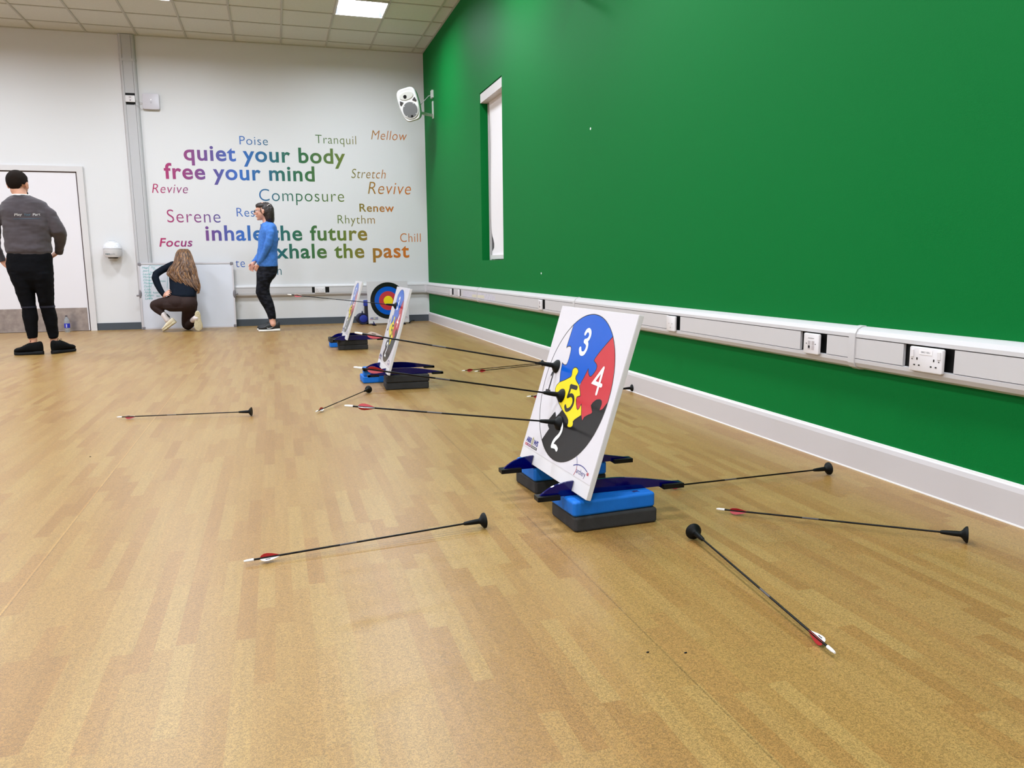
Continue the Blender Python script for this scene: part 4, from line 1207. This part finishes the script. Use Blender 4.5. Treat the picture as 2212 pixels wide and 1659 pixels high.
# ------------------------------------------------------------------ man with his back to us
YM = 8.73
def PM_(px, py, dy=0.0): return at(px, py, YM + dy)
KM = 1 / 216
foot = on_floor(75, 765)
man = thing('person', 'standing man seen from behind in grey sweatshirt and black joggers before the door', 'person', Vector((-2.26, 8.75, 0)))
M_sweat = mat('charcoal_sweatshirt', (76, 69, 73), .95, spec=.15, bump=.3, bscale=300, var=.10, vscale=9, sheen=.15)
M_jog = mat('black_jogger_fabric', (10, 10, 14), .9, spec=.12)
M_band = mat('navy_knee_band', (22, 24, 44), .8)
M_bshoe = mat('black_knit_shoe', (9, 9, 10), .8, spec=.12)
M_bsole = mat('black_sole', (20, 20, 22), .7, spec=.2)
M_hairb = mat('dark_brown_short_hair', (34, 26, 22), .9, spec=.1, bump=.6, bscale=420)
TORSO = [hring(PM_, *a) for a in ((421.5, 29, 61, .062), (426, 22, 72, .085), (431, 12, 88, .10), (438, 3, 100, .115), (448, 0, 104, .125), (462, 2, 109, .135),
         (482, 6, 109, .14), (505, 9, 110, .138), (524, 11, 111, .138), (537, 11, 113.5, .145), (545, 12, 113.5, .142))]
HEM = [hring(PM_, *a) for a in ((543, 14, 112, .138), (548, 17, 110, .130), (552, 18, 109.5, .128))]
ARM_R = ([PM_(94, 455, 0), PM_(108, 466, .0), PM_(118, 482, .0), PM_(124.5, 498, .01), PM_(130, 510, .05), PM_(129.5, 526, .10), PM_(128, 539, .14)], [r * KM for r in (14, 15, 14, 15.5, 13, 10.5, 8)])
ARM_L = ([PM_(9, 454, 0), PM_(-4, 465, 0), PM_(-13, 482, 0), PM_(-17, 500, .01), PM_(-14, 515, .05), PM_(-9, 533, .08), PM_(-2, 550, .10), PM_(1, 556, .10)], [r * KM for r in (14, 15, 14, 15, 13, 10, 8.5, 7.5)])
HIPS = [hring(PM_, *a) for a in ((541, 19, 108, .118), (552, 15, 112, .135), (568, 13, 113.5, .145), (585, 17, 114.3, .150), (604, 23.5, 115, .128), (618, 33, 114.6, .085), (626, 40, 113, .05))]
LEG_L = [hring(PM_, *a) for a in ((590, 20, 73, .138, .0), (604, 24.5, 74, .132, .0), (618, 31, 73.6, .122, -.0), (640, 39, 74.2, .10, -.0), (654, 44, 75.4, .09, -.0), (661, 46.5, 77, .088, -.0), (668, 48, 79, .080, .0),
          (682, 48.8, 80.8, .076, .0), (700, 52, 81.5, .070, .0), (718, 57.3, 80.6, .058, .0), (728, 59.5, 80.3, .053, .0), (731, 60, 80, .050, .0))]
LEG_R = [hring(PM_, *a) for a in ((590, 64, 114.4, .138, .0), (604, 66, 115, .132, .0), (618, 75, 115.4, .122, .02), (640, 82, 115.6, .10, .03), (654, 85, 116, .09, .04), (660, 86, 117.5, .088, .055), (668, 88, 119.5, .080, .06),
          (682, 92.5, 123, .076, .08), (700, 98, 124.6, .070, .09), (718, 103.2, 125.6, .058, .10), (727, 106, 125.6, .053, .10), (730.5, 106.8, 125.2, .050, .10))]
hC = PM_(39.2, 398.5, .02); hF = Vector((.22, .965, -.02)); hU = Vector((0, -.04, 1))
mb = MB()
head(mb, hC, hF, hU, PM_(45, 430, -.005), nr=.058, k=1.07)
mb.loft(grow(TORSO, .86)); mb.loft(grow(HIPS, .88)); mb.loft(grow(LEG_L, .84)); mb.loft(grow(LEG_R, .84))
for pts, rad in (ARM_R, ARM_L): mb.tube(pts, [r * .72 for r in rad], n=16)
for a, b, dy in ((71.2, 728, .0), (116.3, 727, .10)):
    k0 = PM_(a, b, dy)
    x2 = 71.5 if a < 100 else 117
    mb.tube([k0 + ZV * .03, k0, PM_(x2, 741, dy), PM_(x2 + 1, 748, dy)], [.040, .036, .036, .036], n=16)
W1 = PM_(127.3, 543, .15); hand(mb, W1, PM_(107, 556.5, .20) - W1, Vector((-.2, .5, -.6)), -1, .28, 1.0, .15)
mb.tube([ARM_R[0][-1], W1], [.033, .029], n=14)
W2 = PM_(3, 560, .10); hand(mb, W2, PM_(17, 571, .10) - W2, Vector((.2, .6, -.6)), 1, .4)
mb.tube([ARM_L[0][-1], W2], [.033, .028], n=14)
body = remeshed(mb, .0062, 'body', M_skin, man, 2)
# short hair: shell over the skull, cropped at nape and temples
def hair_shell(C, F, U, test, name, parent, m, grow_=.009, k=1.0, amp=.002):
    F = F.normalized(); Rr = F.cross(U).normalized(); U = Rr.cross(F).normalized()
    mb = MB(); n, mm = 56, 40; vs = {}; L = []
    cc = C + (F * -.012 + U * .030) * k
    def pt(i, j, g):
        th = -math.pi / 2 + math.pi * j / mm; ph = 2 * math.pi * i / n
        l = Vector((math.cos(ph) * math.cos(th), math.sin(ph) * math.cos(th), math.sin(th)))
        w_ = noise.noise(l * 14) * amp
        if g: g = g * min(1, max(.25, (l.z + .95) / .75))
        return l, cc + Rr * l.x * (.077 * k + g + w_) + F * l.y * (.097 * k + g + w_) + U * l.z * (.088 * k + g * 1.2 + w_) * (1.12 if l.z < 0 else 1)
    faces = []
    for g in (grow_, 0.0):
        for j in range(mm):
            for i in range(n):
                q = [pt((i + a) % n, j + b, g) for a, b in ((0, 0), (1, 0), (1, 1), (0, 1))]
                if not test(sum((x[0] for x in q), Vector()) / 4): continue
                mb.add([x[1] for x in (q if g else q[::-1])], [(0, 1, 2, 3)])
    bmh = bmesh.new(); o = mb.build(name, m, parent, fix=False)
    bmh.from_mesh(o.data); bmesh.ops.remove_doubles(bmh, verts=bmh.verts, dist=1e-5); bmesh.ops.recalc_face_normals(bmh, faces=bmh.faces)
    bmh.to_mesh(o.data); bmh.free(); o.data.polygons.foreach_set('use_smooth', [True] * len(o.data.polygons))
    return o
hair_shell(hC, hF, hU, lambda l: (l.z > -.84 + 1.1 * max(abs(l.x) - .40, 0) + .04 * math.sin(l.x * 40) if l.y < -.12 else l.z > (-.26 if l.y < .25 else .30)), 'hair', man, M_hairb, .008, k=1.07)
# beard
mb = MB(); Fh = hF.normalized(); Rh = Fh.cross(hU).normalized()
mb.ell(hC + Fh * .040 - hU * .080, Rh * .058, Fh * .056, hU * .044)
mb.build('beard', M_hairb, man)
# white undershirt collar
cN = PM_(45, 424.5, -.005)
mb = MB(); rc = [[cN + ZV * z + Vector((math.cos(2 * math.pi * i / 28) * r_ * 1.02, math.sin(2 * math.pi * i / 28) * r_ * .98, .012 * math.cos(2 * math.pi * i / 28) * 0)) for i in range(28)] for z, r_ in ((-.03, .084), (.008, .074), (.020, .068), (.014, .060))]
mb.loft(rc, False); mb.build('undershirt_collar', mat('white_cotton', (224, 220, 216), .8), man)
mb = MB(); mb.loft(TORSO); mb.loft(HEM)
for pts, rad in (ARM_R, ARM_L): mb.tube(pts, rad, n=18)
sw = remeshed(mb, .008, 'sweatshirt', M_sweat, man, 5, wrinkle=.011, wscale=(5, 5, 9), seed=3)
mb = MB(); mb.loft([hring(PM_, 421.8, 28, 62.5, .074), hring(PM_, 425, 25.0, 66, .084), hring(PM_, 427, 23, 69, .088)]); mb.build('neck_ribbing', mat('ribbed_grey_cuff', (62, 57, 61), .9), sw)
for (pts, _), rr in ((ARM_R, .041), (ARM_L, .039)):
    d = (pts[-1] - pts[-2]).normalized(); mb = MB(); mb.tube([pts[-1] - d * .01, pts[-1] + d * .042], [rr, rr * .88], n=18, round_=False); mb.build('cuff', mat('ribbed_grey_cuff'), sw)
mb = MB(); mb.loft(HIPS); mb.loft(LEG_L); mb.loft(LEG_R)
jog = remeshed(mb, .008, 'joggers', M_jog, man, 3, wrinkle=.006, wscale=(7, 7, 12), seed=8)
for lg in (LEG_L, LEG_R):
    a = grow([lg[5], lg[6]], 1.018); a[1] = [v.lerp(w_, .55) for v, w_ in zip(a[0], a[1])]
    mb = MB(); mb.loft(a); mb.build('knee_band', M_band, jog)
# print on the back
bvh = BVHTree.FromPolygons([v.co + ROOTLOC[man.name] for v in sw.data.vertices], [tuple(p.vertices) for p in sw.data.polygons])
def back_print(s_, x0, x1, yt, yb_, m, bold=0, rect=False):
    v, f = ([(a / 24, b) for b in (0, 1) for a in range(25)], [(i, i + 1, i + 26, i + 25) for i in range(24)]) if rect else text_polys(s_, bold=bold)
    vs = []
    for a, b in v:
        tgt = PM_(x0 + (x1 - x0) * a, yb_ + (yt - yb_) * b - a * 1.0, -.14); d = (tgt - CAMO).normalized()
        h_ = bvh.ray_cast(CAMO, d)[0]
        vs.append((h_ if h_ else tgt) - d * .0025)
    mb = MB(); mb.add(vs, f); mb.build('back_print', m, sw, smooth=False, fix=False)
back_print('Play', 31, 47.5, 461.3, 468.3, mat('print_pale_grey', (196, 192, 192), .6), .01)
back_print('Your', 51.5, 66.5, 461.3, 466.6, mat('print_steel_blue', (84, 116, 136), .6), .01)
back_print('Part', 71, 87, 461.0, 466.3, mat('print_pale_grey'), .01)
back_print('', 29, 87, 472.2, 473.4, mat('print_dark_teal', (52, 72, 88), .6), rect=True)
hl, tl = on_floor(94.5, 765.5), on_floor(32, 767)
shoe('shoe', man, hl, tl, ZV, None, .105, [M_bshoe, M_bsole, M_bshoe], hh=.150, sole=.034)
hr_, tr_ = on_floor(113, 765), on_floor(139, 756.5)
tr_ = hr_ + (Vector((.50, .86, 0))).normalized() * .29
shoe('shoe', man, hr_, tr_, ZV, None, .108, [M_bshoe, M_bsole, M_bshoe], hh=.155, sole=.034)

# ------------------------------------------------------------------ woman in blue, in profile
YW = 10.72
def PW(px, py, dy=0.0): return at(px, py, YW + dy)
KW = 1 / 163
wom = thing('person', 'standing woman in profile, blue half-zip top, dark camouflage leggings', 'person', Vector((-.11, 10.85, 0)))
M_blue = mat('heather_blue_jersey', (58, 112, 190), .8, bump=.15, bscale=200, var=.16, vscale=40)
M_hair = mat('dark_brown_hair', (38, 24, 20), .5, bump=.4, bscale=60)
def camo():
    m = bpy.data.materials.new('camouflage_leggings'); m.use_nodes = True; N = NB_(m); b = m.node_tree.nodes['Principled BSDF']
    tc = N.n('ShaderNodeTexCoord'); mp = N.n('ShaderNodeMapping'); mp.inputs['Scale'].default_value = (1, 1, 2.2); N.link(tc.outputs['Object'], mp.inputs[0])
    n1 = N.n('ShaderNodeTexNoise'); n1.inputs['Scale'].default_value = 14; n1.inputs['Detail'].default_value = 1; N.link(mp.outputs[0], n1.inputs['Vector'])
    r = N.n('ShaderNodeValToRGB'); r.color_ramp.interpolation = 'CONSTANT'; e = r.color_ramp.elements
    e[0].color = (*lin((12, 12, 15)), 1); e[1].position = .58; e[1].color = (*lin((34, 34, 40)), 1)
    x = r.color_ramp.elements.new(.47); x.color = (*lin((22, 23, 32)), 1)
    N.link(n1.outputs['Fac'], r.inputs[0]); N.link(r.outputs[0], b.inputs['Base Color']); b.inputs['Roughness'].default_value = .8; b.inputs['Specular IOR Level'].default_value = .15
    return m
M_camo = camo()
TOR = [hring(PW, *a) for a in ((481, 567, 590, .065), (485, 565.5, 594, .12), (490, 563, 597.5, .165), (499, 560, 599.3, .185), (512, 558, 600.5, .178), (528, 556.5, 600.5, .16), (545, 554.5, 599.5, .148),
       (560, 554, 600, .158), (570, 555.5, 600.7, .168), (576, 557.5, 600.8, .170))]
AN = ([PW(585, 490, -.15), PW(584, 503, -.19), PW(582.5, 516, -.205), PW(579, 530, -.205), PW(572.5, 545, -.18), PW(565, 560, -.14), PW(559.5, 570, -.10)], [r * KW for r in (8.0, 8.6, 8.2, 7.8, 6.8, 5.9, 5.2)])
AF = ([PW(582, 490, .14), PW(577, 510, .19), PW(571, 530, .19), PW(561, 548, .14), PW(553, 560, .08), PW(548.5, 566, .05)], [r * KW for r in (8.0, 8.2, 7.4, 6.4, 5.5, 5.0)])
HW = [hring(PW, *a) for a in ((568, 558, 600, .15), (574, 556.5, 600.4, .16), (582, 555, 600.3, .168), (590, 553.5, 599, .172), (598, 553.8, 595, .165), (604, 554.5, 590, .14))]
LN = [hring(PW, *a) for a in ((592, 555, 597, .085, -.085), (602, 555, 590.5, .083, -.09), (613, 555, 584, .078, -.09), (623, 554, 582.3, .068, -.09), (632, 553.3, 583, .062, -.09), (640, 556.5, 585.5, .058, -.09),
      (652, 562.5, 590.3, .056, -.09), (665, 571, 593.8, .050, -.09), (678, 577.5, 595.7, .042, -.09), (687, 580.5, 596.4, .039, -.09), (689.5, 581, 596, .038, -.09))]
LF = [hring(PW, a[0], a[1] - 1.2, a[2] - 1.2, a[3], -a[4] * 1.1) for a in ((592, 555, 597, .085, -.085), (602, 555, 590.5, .083, -.09), (613, 555, 584, .078, -.09), (623, 554, 582.3, .068, -.09), (632, 553.3, 583, .062, -.09), (640, 556.5, 585.5, .058, -.09),
      (652, 562.5, 590.3, .056, -.09), (665, 571, 593.8, .050, -.09), (678, 577.5, 595.7, .042, -.09), (687, 580.5, 596.4, .039, -.09), (689.5, 581, 596, .038, -.09))]
wC = PW(567.5, 456.5, 0); wF = Vector((-1, .06, -.04)); wU = Vector((-.04, 0, 1))
mb = MB()
head(mb, wC, wF, wU, PW(578, 488, 0), nr=.050, k=.98)
mb.loft(grow(TOR, .88)); mb.loft(grow(HW, .93)); mb.loft(grow(LN, .92)); mb.loft(grow(LF, .92))
for pts, rad in (AN, AF): mb.tube(pts, [r * .78 for r in rad], n=16)
for dy, dx in ((-.09, 0), (.10, -1.2)):
    mb.tube([PW(588.5 + dx, 682, dy), PW(589 + dx, 692, dy), PW(590 + dx, 700, dy)], [.040, .036, .044], n=16)
wn = PW(557.5, 573.5, -.085); hand(mb, wn, PW(552.5, 588, -.02) - wn, Vector((.5, .8, .2)), -1, .75, .92, .3)
mb.tube([AN[0][-1], wn], [.028, .025], n=14)
wf = PW(546.5, 570, .03); hand(mb, wf, PW(540.5, 586, -.02) - wf, Vector((.5, -.8, .2)), 1, .75, .92, .3)
mb.tube([AF[0][-1], wf], [.028, .025], n=14)
remeshed(mb, .0055, 'body', M_skin2, wom, 1)
eyes(wom, wC, wF.normalized(), wU, .98)
mb = MB(); mb.loft(TOR)
for pts, rad in (AN, AF): mb.tube(pts, rad, n=18)
mb.tube([PW(578, 490, 0), PW(573.5, 484, 0), PW(571.5, 480.5, 0)], [.095, .073, .064], n=22, round_=False)
tp = remeshed(mb, .007, 'half_zip_top', M_blue, wom, 3, wrinkle=.008, wscale=(7, 7, 7), seed=21)
mb = MB(); mb.tube([PW(563.2, 484, -.010), PW(563.2, 490, -.014), PW(560.2, 500, -.014)], .0035, n=6); mb.build('zip', mat('dark_zip', (30, 46, 90), .4), tp)
mb = MB(); mb.loft(HW); mb.loft(LN); mb.loft(LF)
remeshed(mb, .007, 'leggings', M_camo, wom, 3)
# hair
mb = MB(); kk = .98
mb.ell(PW(576, 458, 0), Vector((.062, 0, 0)), Vector((0, .096, 0)), Vector((0, 0, .085)))
mb.ell(PW(574, 452.5, 0), Vector((.103, 0, 0)), Vector((0, .088, 0)), Vector((0, 0, .094)))
mb.ell(PW(565.5, 445.5, 0), Vector((.080, 0, 0)), Vector((0, .080, 0)), Vector((0, 0, .046)))
mb.loft([hring(PW, *a) for a in ((449, 566, 590.5, .085), (457, 568.5, 591.8, .092), (465, 570, 592.6, .092), (473, 571.5, 592.8, .085), (479, 573.5, 592, .07), (482, 577, 590, .05))])
def wv(c, n_):
    a = math.sin(c.x * 190 + 6 * noise.noise(c * 9)) * .0016 + math.sin(c.y * 240 + 5 * noise.noise(c * 7)) * .0014
    return c + n_ * a
hr = remeshed(mb, .006, 'hair', M_hair, wom, 3, wfun=wv)
mb = MB(); mb.tube([PW(577.5, 444.5, -.092), PW(580, 441.8, -.086), PW(583, 441.3, -.075)], .005, n=8); mb.build('hair_clip', mat('silver_clip', (196, 180, 176), .3, metal=.6), hr)
# glasses
gm = mat('dark_spectacle_frame', (26, 20, 22), .3)
mb = MB(); Rw = wF.normalized().cross(wU).normalized(); Fw = wF.normalized()
for s_ in (-1, 1):
    c = wC + (Rw * s_ * .033 + Fw * .103 - wU * .001) * kk
    ring_ = [c + Rw * (.024 * math.cos(2 * math.pi * i / 16)) + wU * (.019 * math.sin(2 * math.pi * i / 16)) for i in range(17)]
    mb.tube(ring_, .0024, n=6, round_=False)
    mb.tube([c + Rw * s_ * .025 + wU * .006, wC + (Rw * s_ * .078 + Fw * .06 + wU * .004) * kk, wC + (Rw * s_ * .084 - Fw * .01 + wU * .006) * kk], .0022, n=6)
mb.tube([wC + (Rw * -.010 + Fw * .105) * kk, wC + (Rw * .010 + Fw * .105) * kk], .0022, n=6)
mb.build('glasses', gm, wom)
for s_, dy, dx in ((0, -.09, 0), (1, .12, -2.5)):
    h0 = PW(604.5 + dx, 700, dy); h0.z = 0; t0 = PW(557.5 + dx, 700, dy); t0.z = 0
    so = shoe('shoe', wom, h0 + ZV * .001, t0 + ZV * .001, ZV, None, .09, [mat('black_mesh_upper', (26, 26, 28), .6), mat('white_foam_sole', (226, 220, 214), .5), mat('black_lace', (20, 20, 20), .7)], hh=.150, sole=.032)
    if s_ == 0:
        ms = MB(); c = h0 + (t0 - h0) * .50; fz = Vector((0, -.0455, 0))
        pts = [(.055, .010), (.03, -.004), (.0, -.013), (-.022, -.012), (-.030, -.002), (-.022, .010), (-.026, .0), (-.018, -.004), (.0, -.004), (.03, .002)]
        ms.prism([(a, b + .052) for a, b in pts], c + fz, Vector((1, 0, 0)), ZV, Vector((0, -1, 0)), -.003, .001)
        ms.build('side_mark', mat('silver_mark', (198, 200, 204), .3), so, smooth=False)

# ------------------------------------------------------------------ woman crouching at the whiteboard
YG = 11.12
def PG(px, py, dy=0.0): return at(px, py, YG + dy)
KG = 1 / 160
gl_ = thing('person', 'crouching woman seen from behind, very long brown hair, navy top, brown leggings', 'person', Vector((-1.2, 11.2, 0)))
M_navy = mat('navy_ribbed_top', (10, 18, 30), .85, spec=.15)
M_brown = mat('dark_brown_leggings', (48, 33, 30), .8, spec=.2, bump=.15, bscale=300)
M_sock = mat('white_sock', (220, 208, 206), .85)
M_cream = mat('cream_leather_shoe', (226, 212, 184), .5, var=.06, vscale=40)
M_csole = mat('cream_rubber_sole', (206, 192, 158), .6, bump=.8, bscale=70, var=.15, vscale=70)
TG = [hring(PG, *a) for a in ((558, 386, 410, .055, .25), (565, 376, 416, .085, .24), (574, 367, 420, .10, .22), (586, 364.5, 423, .105, .20), (600, 365, 428, .115, .17), (615, 366, 427.5, .12, .12),
      (628, 366.5, 426, .125, .07), (636, 367, 424.5, .13, .04), (641, 372, 424, .12, .03))]
GA = ([PG(374, 571.5, .22), PG(362, 577, .22), PG(349, 584, .20), PG(337.5, 592, .16), PG(335.5, 600, .13), PG(340, 614, .10), PG(347, 627, .07), PG(353, 636, .05)], [r * KG for r in (7.5, 7.8, 7.5, 7.6, 7.6, 6.9, 6.1, 5.2)])
GB = ([PG(413, 573, .22), PG(417, 585, .27), PG(418, 600, .32), PG(414, 603, .36)], [r * KG for r in (7.5, 7.3, 6.6, 5.5)])
HG = [hring(PG, *a) for a in ((633.5, 367, 424.5, .12, .06), (640, 361, 425, .135, .05), (648, 354, 425.4, .15, .03), (657, 350, 425.6, .155, .02), (665, 352, 425.3, .15, .02), (672, 366, 424.5, .12, .03))]
TL = ([PG(378, 652, .02), PG(362, 655, .03), PG(346, 657, .05), PG(336, 659.5, .07)], [r * KG for r in (15, 14, 12.5, 11.2)])
SL = ([PG(335.5, 661, .07), PG(341, 668, .04), PG(349.5, 676, .02), PG(354, 680, .01)], [r * KG for r in (10.8, 9.2, 6.8, 5.6)])
TR_ = ([PG(409.5, 660, .02), PG(408.5, 675, .10), PG(406, 690, .19), PG(405, 700, .26)], [r * KG for r in (15.8, 14.6, 13.2, 12.0)])
SR_ = ([PG(405.5, 701.5, .27), PG(411, 699.5, .12), PG(417, 694, .02), PG(419.5, 691, -.02)], [r * KG for r in (11.2, 9.0, 6.6, 5.4)])
gC = PG(398, 557, .27); gF = Vector((.1, .95, -.28)); gU = Vector((0, .28, .95))
mb = MB()
head(mb, gC, gF, gU, PG(398, 572, .24), nr=.048, k=.96)
mb.loft(grow(TG, .9)); mb.loft(grow(HG, .93))
for pts, rad in (TL, SL, TR_, SR_): mb.tube(pts, [r * .93 for r in rad], n=20)
for pts, rad in (GA, GB): mb.tube(pts, [r * .85 for r in rad], n=16)
wg = PG(354.5, 638, .04); hand(mb, wg, PG(364, 632, -.06) - wg, Vector((.3, .8, -.5)), 1, .35, .88)
wg2 = PG(413, 602.5, .38); hand(mb, wg2, Vector((-.6, .35, .6)), Vector((-.6, .2, -.4)), -1, .8, .88)
for pts in ((SL[0][-1], PG(363, 692, .0)), (SR_[0][-1], PG(424, 687, -.08))): mb.tube(list(pts), [.034, .036], n=14)
remeshed(mb, .006, 'body', M_skin2, gl_, 2)
mb = MB(); mb.loft(TG)
for pts, rad in (GA, GB): mb.tube(pts, rad, n=18)
remeshed(mb, .007, 'fitted_top', M_navy, gl_, 3, wrinkle=.003, wscale=(9, 9, 9))
mb = MB(); mb.loft(HG)
mb.ell(PG(384, 654, .01), Vector((.15, 0, 0)), Vector((0, .155, 0)), Vector((0, 0, .115))); mb.ell(PG(405, 656, .01), Vector((.128, 0, 0)), Vector((0, .155, 0)), Vector((0, 0, .12)))
for pts, rad in (TL, SL, TR_, SR_): mb.tube(pts, rad, n=22)
remeshed(mb, .007, 'leggings', M_brown, gl_, 4)
mb = MB(); mb.tube([PG(353.2, 679, .01), PG(358, 686, .005), PG(362, 691, .0)], [.039, .037, .041], n=18); sk_ = mb.build('sock', M_sock, gl_)
mb = MB(); mb.tube([PG(361, 679, -.025), PG(366, 684.5, -.03)], .008, n=8); mb.build('sock_stripe', M_black, sk_)
mb = MB(); mb.tube([PG(416.8, 692, -.0), PG(420.5, 689, -.05), PG(424, 687, -.09)], [.037, .037, .040], n=18); mb.build('sock', M_sock, gl_)
CM = [M_cream, M_csole, mat('cream_lace', (222, 212, 196), .7)]
tL = on_floor(354, 717, .0); hL = PG(381.5, 696.5, -.05); tL.y = YG + .02
tL = at(354, 716.8, YG + .03); tL.z = .004
shoe('shoe', gl_, hL, tL, Vector((-.62, .12, .72)), None, .092, CM, hh=.098, sole=.030)
tR = at(429.5, 714.5, YG - .10); tR.z = .006; hR = at(426.5, 673, YG - .13)
shoe('shoe', gl_, hR, tR, Vector((-.12, 1, 0)), .262, .105, CM, hh=.095, sole=.034)
# hair: an underlying fall plus individual wavy locks
LB = [(538.5, 389), (541, 384.5), (548, 380.5), (556, 378.5), (564, 377), (571, 373), (577, 367.5), (585, 363.2), (593, 361.8), (600, 366), (608, 372), (615, 380), (622, 393), (628, 411), (634, 425)]
RB2 = [(538.5, 405), (541, 409), (548, 412.5), (556, 415.5), (564, 418), (571, 420.5), (577, 422.5), (585, 425), (593, 427), (600, 428.5), (608, 430.3), (615, 431.6), (622, 431.8), (628, 431), (634, 428)]
ysL = [a[0] for a in LB]
def hb(y): return np.interp(y, ysL, [a[1] for a in LB]), np.interp(y, ysL, [a[1] for a in RB2])
def hdy(y): return float(np.interp(y, [538, 545, 556, 570, 585, 600, 615, 634], [.28, .20, .165, .115, .08, .05, .015, -.02]))
M_long = mat('long_brown_hair', (104, 68, 36), .5, var=.2, vscale=6)
M_lock2 = mat('long_brown_hair_light', (134, 92, 50), .45, var=.2, vscale=6)
M_lock3 = mat('long_brown_hair_dark', (76, 47, 26), .5, var=.2, vscale=6)
mb = MB(); rr = []
for y in (539, 542, 548, 556, 564, 571, 577, 585, 593, 600, 608, 615, 621):
    l, r_ = hb(y); rr.append(hring(PG, y, l + 1.5, r_ - 1.5, .075 if y < 575 else .045, hdy(y) + .07 if y < 575 else hdy(y) + .045))
mb.loft(rr)
hs = remeshed(mb, .009, 'hair', [M_long, M_lock2, M_lock3], gl_, 4)
rnd = random.Random(5)
mb = MB()
NL = 105
for i in range(NL):
    s_ = (i + rnd.random()) / NL
    # end row depends on side: the lower edge slopes down to the right
    yend = np.interp(s_, [0, .12, .3, .5, .7, .85, 1], [603, 611, 617, 621, 629, 634, 633]) + rnd.uniform(-8, 2)
    ph, am, fr = rnd.uniform(0, 6.28), rnd.uniform(1.0, 2.9), rnd.uniform(.15, .22)
    pts, rad = [], []; n = 26
    for k in range(n):
        t = k / (n - 1); y = 538.8 + (yend - 538.8) * t
        l, r_ = hb(min(y, 619 if s_ < .5 else 634)); 
        x = l + (r_ - l) * (s_ * .96 + .02) + am * max(0, t - .25) * 1.6 * math.sin(y * fr + ph)
        edge = 1 - (2 * s_ - 1) ** 2
        bulge = .05 * math.sqrt(max(edge, 0)) * (1 - .3 * t)
        pts.append(PG(x, y, hdy(y) - bulge + .035 + .012 * math.sin(y * fr * .9 + ph * 1.7) + rnd.uniform(-.003, .003)))
        rad.append((.0135 if t < .8 else .0135 * (1 - (t - .8) / .2 * .75)) * (.6 + .4 * min(1, t * 6)))
    mb.tube(pts, rad, n=6, mi=rnd.choice((0, 0, 1, 2, 2)))
mb.build('locks', [M_long, M_lock2, M_lock3], hs, fix=False)
